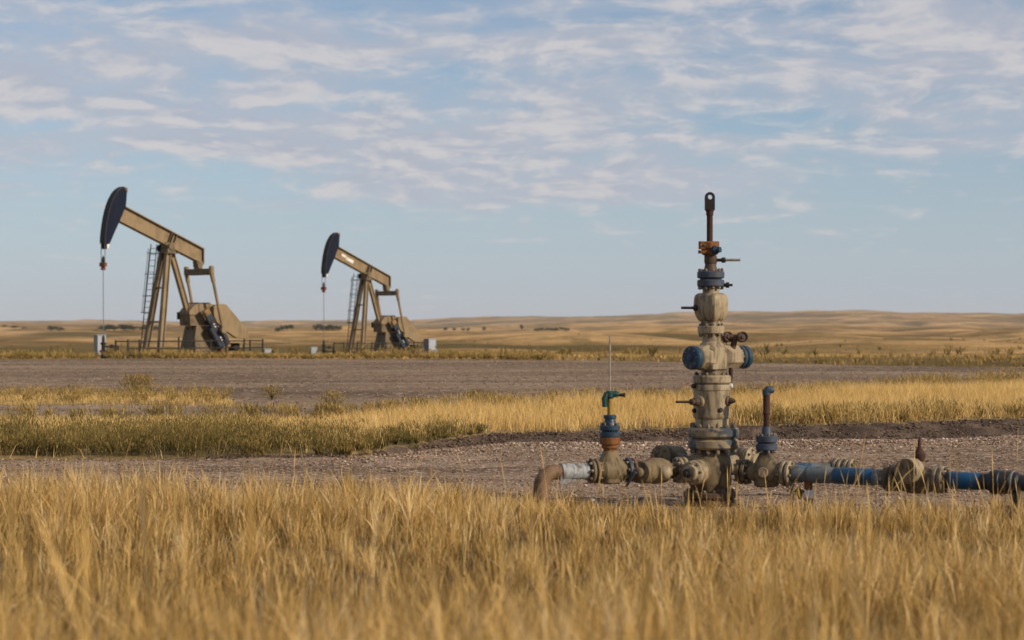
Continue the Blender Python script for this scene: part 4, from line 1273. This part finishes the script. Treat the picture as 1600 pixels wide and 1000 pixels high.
eo = bpy.data.objects.new('lifting_eye', eme); COL.objects.link(eo); eo.parent = wh
# side outlets of the casing head
PZ = 0.345
for ang, mt, rr, ln in ((R(238), 'beige', 0.112, 0.46),):
    dd = Vector((math.cos(ang), math.sin(ang), 0))
    at = Vector((0.0, 0, PZ))
    ov = MB(); ov.lathe([(0.105, 0.12), (0.112, 0.2), (0.118, 0.26), (0.118, 0.36), (0.11, 0.39), (0.08, 0.41), (0.075, 0.45), (0.055, 0.46)], at, dd, 28)
    outl = ov.build('annulus_valve', B, wh)
    MB().disc(0.128, 0.21, 0.25, at, dd).build('valve_band', BD, outl)
    nuts(outl, at, dd, 0.098, 0.385, 8, 0.014, 0.03)
    MB().lathe([(0.03, 0.45), (0.045, 0.46), (0.045, 0.50), (0.02, 0.51), (0.018, 0.54)], at, dd, 10).build('packing_nut', M['dark_steel'], outl)
# valves standing on the far side of the head
for (dx, dy, z, axd, mt) in ((-0.385, 0.32, 0.44, (-0.75, -0.65, 0), 'blue_dull'), (0.36, 0.34, 0.42, (0.75, -0.6, 0), 'beige')):
    at = Vector((dx, dy, z))
    q = MB(); q.lathe([(0.08, -0.2), (0.12, -0.16), (0.125, -0.02), (0.135, 0.0), (0.135, 0.05), (0.125, 0.055), (0.125, 0.06), (0.135, 0.065), (0.135, 0.11), (0.07, 0.13), (0.06, 0.16)], at, axd, 28)
    q.tube([at, Vector((dx * 0.4, dy * 0.4, z - 0.05))], 0.08, 14)
    bo = q.build('side_valve', M[mt] if mt == 'beige' else BD, wh)
    nuts(bo, at, Vector(axd), 0.105, 0.109, 8, 0.014, 0.028)


def along(org, dirv, t, z=PZ):
    return Vector((org[0] + dirv.x * t, org[1] + dirv.y * t, z))


WG = hz(WX, WY)
DL = Vector((-math.cos(R(22)), -math.sin(R(22)), 0))
DR = Vector((math.cos(R(31)), -math.sin(R(31)), 0))


def wpos(dirv, t, z=0.0):
    return Vector((WX + dirv.x * t, WY + dirv.y * t, WG + z))


Z0 = Vector((0, 0, 0))
ZL = 0.372
# --- near-left block between the head and the left valve
cb = empty('choke_valve', wpos(DL, 0.60), 'beige choke valve with round cap, between wellhead and thin-rod valve', 'valve')
c0 = Vector((0, 0, PZ + 0.01))
MB().lathe([(0.068, -0.28), (0.068, -0.17), (0.10, -0.14), (0.122, -0.08), (0.128, 0.0), (0.118, 0.07), (0.085, 0.12), (0.066, 0.14), (0.066, 0.24)], c0, DL, 28).build('body', BD, cb)
flange(cb, B, c0, DL, 0.128, -0.33, -0.235, 10, 0.017)
flange(cb, M['rust_pipe'], c0, DL, 0.112, 0.165, 0.205, 8, 0.015, seam=False)
dd = Vector((-0.62, -0.78, 0))
fc = MB(); fc.lathe([(0.09, 0.02), (0.108, 0.06), (0.108, 0.17), (0.112, 0.175), (0.112, 0.215), (0.10, 0.235), (0.05, 0.245), (0.045, 0.29), (0.03, 0.30)], c0, dd, 28); fo = fc.build('cap', BD, cb)
MB().lathe([(0.07, -0.06), (0.075, -0.02), (0.066, 0.02), (0.045, 0.045), (0.02, 0.055)], c0 + Vector((0.10, -0.10, -0.01)), (0.45, -1, 0.1), 18).build('boss', B, cb)
MB().tube([c0 + dd * 0.28, c0 + dd * 0.34, c0 + dd * 0.36 + Vector((-0.06, 0, -0.12))], [0.02, 0.02, 0.012], 8).build('handle', M['black'], cb)

# --- left gate valve with thin tall rod
vl = empty('gate_valve', wpos(DL, 1.073), 'beige valve with blue bonnet, green handle and a thin upright rod', 'valve')
c0 = Vector((0, 0, ZL))
MB().lathe([(0.075, -0.20), (0.085, -0.14), (0.122, -0.09), (0.13, 0.0), (0.122, 0.08), (0.09, 0.12), (0.075, 0.16)], c0, DL, 32).build('body', BD, vl)
bs = MB(); bs.loft([(-0.125, 0.08), (-0.11, 0.10), (0.05, 0.115), (0.12, 0.09), (0.19, 0.058)], c0, p=3.0, rot=R(20)); bs.build('bonnet', BD, vl)
flange(vl, M['blue_dull'], c0, DL, 0.118, -0.21, -0.165, 8, 0.014, seam=False, both=False)
flange(vl, M['rust_pipe'], c0, DL, 0.116, -0.265, -0.222, 8, 0.014, seam=False)
flange(vl, BD, c0, DL, 0.118, 0.135, 0.215, 8, 0.014)
MB().lathe([(0.062, ZL + 0.17), (0.062, ZL + 0.20), (0.08, ZL + 0.22), (0.08, ZL + 0.25), (0.098, ZL + 0.255), (0.098, ZL + 0.315), (0.09, ZL + 0.32)], n=28).build('collar', M['rust_orange'], vl)
flange(vl, M['blue'], Z0, (0, 0, 1), 0.098, 0.69, 0.805, 8, 0.013, name='bonnet_flange')
MB().lathe([(0.065, 0.80), (0.058, 0.83), (0.05, 0.865), (0.062, 0.87), (0.062, 0.90), (0.05, 0.905)], n=20).build('bonnet_collar', M['blue'], vl)
MB().tube([(0, 0, 0.90), (0, 0, 1.08)], 0.026, 14).build('yellow_stem', M['yellow'], vl)
hm = MB(); hm.lathe([(0.03, 1.06), (0.042, 1.075), (0.042, 1.12), (0.03, 1.135)], n=14)
hm.tube([(-0.05, -0.02, 0.98), (-0.052, -0.02, 1.06), (-0.03, -0.01, 1.11)], [0.026, 0.03, 0.028], 10).tube([(0.0, 0, 1.10), (0.06, -0.01, 1.105), (0.085, -0.01, 1.10)], [0.034, 0.032, 0.022], 10)
hd = hm.build('handle', M['green'], vl)
MB().lathe([(0.015, 0.08), (0.015, 0.125), (0.022, 0.127), (0.022, 0.145)], (0, -0.01, 1.098), (1, 0, -0.03), 8).build('handle_tip', M['dark_steel'], hd)
MB().tube([(0, 0, 1.12), (0, 0, 1.66)], [0.009, 0.008], 8).build('thin_rod', M['bright_stem'], vl)

# --- rusty elbow pipe diving into the ground
ep = empty('elbow_pipe', wpos(DL, 1.78), 'rusty pipe elbow turning down into the gravel, with a pale wrapped end', 'pipe')
tS = -0.46
pts = [Vector((-DL.x * (0.46), -DL.y * 0.46, ZL))]
pts += [Vector((-DL.x * q, -DL.y * q, ZL)) for q in (0.3, 0.2)]
rB = 0.14
for a in np.linspace(0, math.pi / 2, 9):
    q = 0.13 - rB * math.sin(a)
    pts.append(Vector((-DL.x * q, -DL.y * q, ZL - rB + rB * math.cos(a))))
e_ = pts[-1]
elb = MB(); elb.tube(pts + [Vector((e_.x, e_.y, 0.12))], 0.072, 22); elb.build('elbow', M['rust_pipe'], ep)
MB().tube([(e_.x, e_.y, 0.13), (e_.x, e_.y, -0.06)], 0.076, 22).build('riser', M['rust_pipe'], ep)
MB().lathe([(0.074, 0), (0.081, 0.006), (0.081, 0.014), (0.074, 0.02)], (e_.x, e_.y, 0.125), n=22).build('weld_seam', M['rust_pipe'], ep)
tw = MB()
for q0, q1, ra, rb_ in ((0.19, 0.30, 0.084, 0.080), (0.295, 0.40, 0.082, 0.077), (0.395, 0.475, 0.078, 0.075)):
    tw.lathe([(ra - 0.004, q0), (ra, q0 + 0.004), (rb_, q1 - 0.004), (rb_ - 0.004, q1)], Vector((0, 0, ZL)), -DL, 22)
tw.build('pipe_wrap', M['tape'], ep)
MB().prism([(0, 0), (0.19, 0.035), (0.19, 0.06), (0, 0.07)], -0.006, 0.006)
fl = MB(); fl.v += [Vector((0, 0, ZL)) - DL * 0.19 + Vector((0, -0.082, -0.02)), Vector((0, 0, ZL)) - DL * 0.19 + Vector((0, -0.04, -0.115)), Vector((0, 0, ZL)) - DL * 0.43 + Vector((0, -0.03, -0.075)), Vector((0, 0, ZL)) - DL * 0.43 + Vector((0, -0.076, -0.02))]
fl.v += [p + Vector((0, 0.006, 0.002)) for p in fl.v[:4]]
fl.f += [(0, 1, 2, 3), (7, 6, 5, 4), (0, 4, 5, 1), (1, 5, 6, 2), (2, 6, 7, 3), (3, 7, 4, 0)]
fl.build('wrap_flap', M['tape'], ep)

# --- right gate valve
vr = empty('gate_valve', wpos(DR, 0.60), 'beige valve with blue bonnet and a dark upright pipe, joined to the pale blue pipe', 'valve')
c0 = Vector((0, 0, PZ))
MB().lathe([(0.08, -0.20), (0.085, -0.13), (0.125, -0.08), (0.132, 0.0), (0.125, 0.09), (0.09, 0.14), (0.08, 0.20)], c0, DR, 32).build('body', BD, vr)
bs = MB(); bs.loft([(-0.135, 0.09), (-0.12, 0.112), (0.06, 0.12), (0.12, 0.095), (0.19, 0.062)], c0, p=3.0, rot=R(-25)); bs.build('bonnet', BD, vr)
MB().lathe([(0.05, 0), (0.052, 0.012), (0.045, 0.02)], c0 + Vector((-0.05, -0.118, 0.01)), (-0.25, -1, 0), 20).build('name_disc', B, vr)
flange(vr, BD, c0, DR, 0.122, -0.29, -0.19, 8, 0.015)
flange(vr, M['beige'], c0, DR, 0.122, 0.17, 0.265, 8, 0.015)
MB().lathe([(0.058, PZ + 0.18), (0.055, 0.57)], n=20).build('neck', M['blue_dull'], vr)
flange(vr, M['blue_dull'], Z0, (0, 0, 1), 0.103, 0.56, 0.70, 8, 0.014, name='bonnet_flange')
MB().lathe([(0.056, 0.69), (0.05, 0.72), (0.046, 0.73), (0.046, 0.775), (0.04, 0.785)], n=18).build('bonnet_collar', M['blue_dull'], vr)
MB().lathe([(0.03, 0.78), (0.03, 0.90), (0.037, 0.905), (0.037, 0.93), (0.034, 0.935), (0.034, 1.10)], n=16).build('upright_pipe', M['rust'], vr)
MB().tube([(0, 0, 1.09), (0, 0, 1.125), (0.02, -0.005, 1.142), (0.055, -0.01, 1.14), (0.075, -0.012, 1.138)], [0.04, 0.043, 0.04, 0.034, 0.02], 12).build('elbow_cap', M['blue_dull'], vr)

# --- flow pipe running right
fp = empty('flow_pipe', wpos(DR, 0.88), 'pale blue worn flow pipe with a bright blue band leaving the dark-piped valve', 'pipe')
zc = Vector((0, 0, PZ))
MB().lathe([(0.084, 0.0), (0.084, 0.08), (0.075, 0.10), (0.075, 0.98)], zc, DR, 24).build('pipe', M['pipe_worn'], fp)
MB().lathe([(0.0765, 0.42), (0.079, 0.425), (0.079, 0.80), (0.0765, 0.805)], zc, DR, 24).build('blue_band', M['blue_pipe'], fp)
MB().lathe([(0.079, 0.16), (0.079, 0.36)], zc, DR, 24).build('faded_band', M['pipe_worn'], fp)
MB().lathe([(0.075, 0.97), (0.085, 0.985), (0.085, 1.0)], zc, DR, 24).build('weld_neck', BD, fp)
# drain valve below it
dv_ = empty('drain_valve', wpos(DR, 1.03), 'small orange and silver drain valve hanging below the pale blue pipe', 'valve')
MB().lathe([(0.035, 0.20), (0.04, 0.21), (0.04, 0.27), (0.05, 0.28)], n=14).build('nipple', M['rust_orange'], dv_)
MB().lathe([(0.05, 0.115), (0.06, 0.125), (0.06, 0.185), (0.05, 0.195)], n=6).build('union_nut', M['silver'], dv_)
MB().lathe([(0.042, -0.03), (0.042, 0.10), (0.05, 0.12)], n=14).build('drain_pipe', M['brown_steel'], dv_)
MB().lathe([(0.02, -0.012), (0.058, -0.008), (0.058, 0.008), (0.02, 0.012)], (-0.09, -0.04, 0.17), (1, -0.5, 0.2), 16).build('hand_wheel', M['yellow'], dv_)
MB().beam((-0.16, -0.06, 0.26), (-0.17, -0.07, 0.02), 0.022, 0.03).build('lever', M['black'], dv_)
MB().tube([(-0.16, -0.06, 0.20), (0.0, 0.0, 0.17)], 0.018, 8).build('stem', M['brown_steel'], dv_)

# --- check valve with round cap
ck = empty('check_valve', wpos(DR, 2.10), 'ochre check valve with a big round cap and rusty pointed stem', 'valve')
MB().lathe([(0.085, -0.24), (0.10, -0.15), (0.125, -0.08), (0.13, 0.02), (0.12, 0.10), (0.09, 0.18), (0.085, 0.24)], c0 + Vector((0, 0, -0.01)), DR, 32).build('body', BD, ck)
flange(ck, BD, c0, DR, 0.125, -0.30, -0.19, 8, 0.015)
flange(ck, BB, c0, DR, 0.125, 0.17, 0.215, 8, 0.015, seam=False, both=False)
flange(ck, B, c0, DR, 0.125, 0.22, 0.265, 8, 0.015, seam=False)
dd = Vector((-0.60, -0.80, 0.06))
cc = c0 + Vector((-0.03, -0.0, 0.075))
q = MB(); q.lathe([(0.075, -0.12), (0.095, -0.02), (0.118, 0.02), (0.118, 0.09), (0.121, 0.095), (0.121, 0.15), (0.112, 0.165)], cc, dd, 32); qc = q.build('cap', M['beige'], ck)
MB().disc(0.108, 0.163, 0.175, cc, dd).build('cap_face', BD, qc)
nuts(qc, cc, dd, 0.112, 0.088, 12, 0.012, 0.016)
MB().lathe([(0.05, 0.42), (0.04, 0.47), (0.035, 0.51), (0.05, 0.52), (0.055, 0.54), (0.055, 0.575), (0.04, 0.59), (0.028, 0.62), (0.018, 0.64), (0.014, 0.70), (0.004, 0.735)], (0.03, 0.02, 0), n=16).build('pointed_stem', M['rust'], ck)
MB().lathe([(0.065, 0.40), (0.058, 0.44), (0.045, 0.50)], (0.03, 0.02, 0), n=18).build('stem_boss', M['rust_pipe'], ck)

# --- end pipe with black coupling, running out of the picture
pe = empty('flow_pipe', wpos(DR, 2.365), 'blue banded pipe with a black coupling past the ochre check valve', 'pipe')
MB().lathe([(0.075, 0.0), (0.075, 3.2)], zc, DR, 24).build('pipe', M['black'], pe)
MB().lathe([(0.0775, 0.05), (0.08, 0.055), (0.08, 0.33), (0.0775, 0.335)], zc, DR, 24).build('blue_band', M['blue_pipe'], pe)
MB().lathe([(0.08, 0.42), (0.10, 0.43), (0.112, 0.45), (0.112, 0.52), (0.106, 0.525), (0.106, 0.62), (0.098, 0.63), (0.098, 0.68), (0.08, 0.70)], zc, DR, 28).build('coupling', M['black'], pe)
MB().lathe([(0.1005, 0.628), (0.103, 0.632), (0.103, 0.642), (0.1005, 0.646)], zc, DR, 28).build('clamp_band', M['bright_stem'], pe)
ps = along((0, 0), DR, 0.66, 0)
MB().tube([(ps.x, ps.y, PZ - 0.06), (ps.x, ps.y, 0.06)], 0.045, 12).build('support_post', M['black'], pe)
MB().tube([(ps.x - 0.16, ps.y - 0.05, 0.075), (ps.x + 0.5, ps.y + 0.1, 0.06)], [0.075, 0.07], 14).build('support_foot', M['black'], pe)
for q in (1.6, 2.8):
    pq = along((0, 0), DR, q, 0)
    MB().tube([(pq.x, pq.y, PZ - 0.06), (pq.x, pq.y, -0.05)], 0.045, 12).build('support_post', M['black'], pe)

# --- second line lying behind
sl_ = empty('flow_pipe', (WX + 0.25, WY + 0.75, WG), 'second pale blue pipe with a tan flange, behind the main flow pipe', 'pipe')
DS = Vector((math.cos(R(3)), math.sin(R(3)), 0))
zc2 = Vector((0, 0, 0.30))
MB().lathe([(0.06, 0.0), (0.06, 1.05)], zc2, DS, 20).build('pipe', M['pipe_worn'], sl_)
MB().lathe([(0.062, 0.62), (0.064, 0.625), (0.064, 0.85), (0.062, 0.855)], zc2, DS, 20).build('blue_band', M['blue_pipe'], sl_)
DF = Vector((0.8, -0.6, 0)); cf = zc2 + DS * 1.17
MB().lathe([(0.07, -0.14), (0.085, -0.1), (0.09, 0.14), (0.07, 0.18)], cf, DF, 20).build('valve_body', BD, sl_)
flange(sl_, B, cf, DF, 0.112, -0.06, 0.03, 8, 0.013)
flange(sl_, B, cf, DF, 0.108, 0.06, 0.15, 8, 0.013)

# --- small blue cap lying in the gravel
bc = empty('pipe_cap', (0.80, 19.25, hz(0.80, 19.25)), 'small dark blue cap lying in the gravel by the rusty elbow', 'pipe cap')
MB().lathe([(0.035, 0), (0.04, 0.01), (0.04, 0.05), (0.03, 0.065)], (0, 0, 0.0), (-0.3, -0.3, 0.9), 14).build('cap_body', M['blue_dull'], bc)
MB().lathe([(0.02, 0.06), (0.02, 0.085)], (0, 0, 0.0), (-0.3, -0.3, 0.9), 6).build('cap_knob', M['silver'], bc)

# ------------------------------------------------------------------ haze
hm_ = MB(); hm_.box((0, 0, 25), (19800, 19800, 130))
hme = bpy.data.meshes.new('haze')
hme.from_pydata([tuple(p) for p in hm_.v], [], hm_.f)
hazem = bpy.data.materials.new('pale_air')
hazem.use_nodes = True
hn = NT(hazem.node_tree)
pvn = hn.node('ShaderNodeVolumePrincipled')
pvn.inputs['Color'].default_value = (0.92, 0.93, 0.96, 1)
pvn.inputs['Density'].default_value = 5.0e-5
hn.t.links.new(pvn.outputs[0], hn.node('ShaderNodeOutputMaterial').inputs['Volume'])
hme.materials.append(hazem)
ho = bpy.data.objects.new('haze', hme)
COL.objects.link(ho)
tag(ho, 'pale air over the prairie', 'haze', kind='stuff')
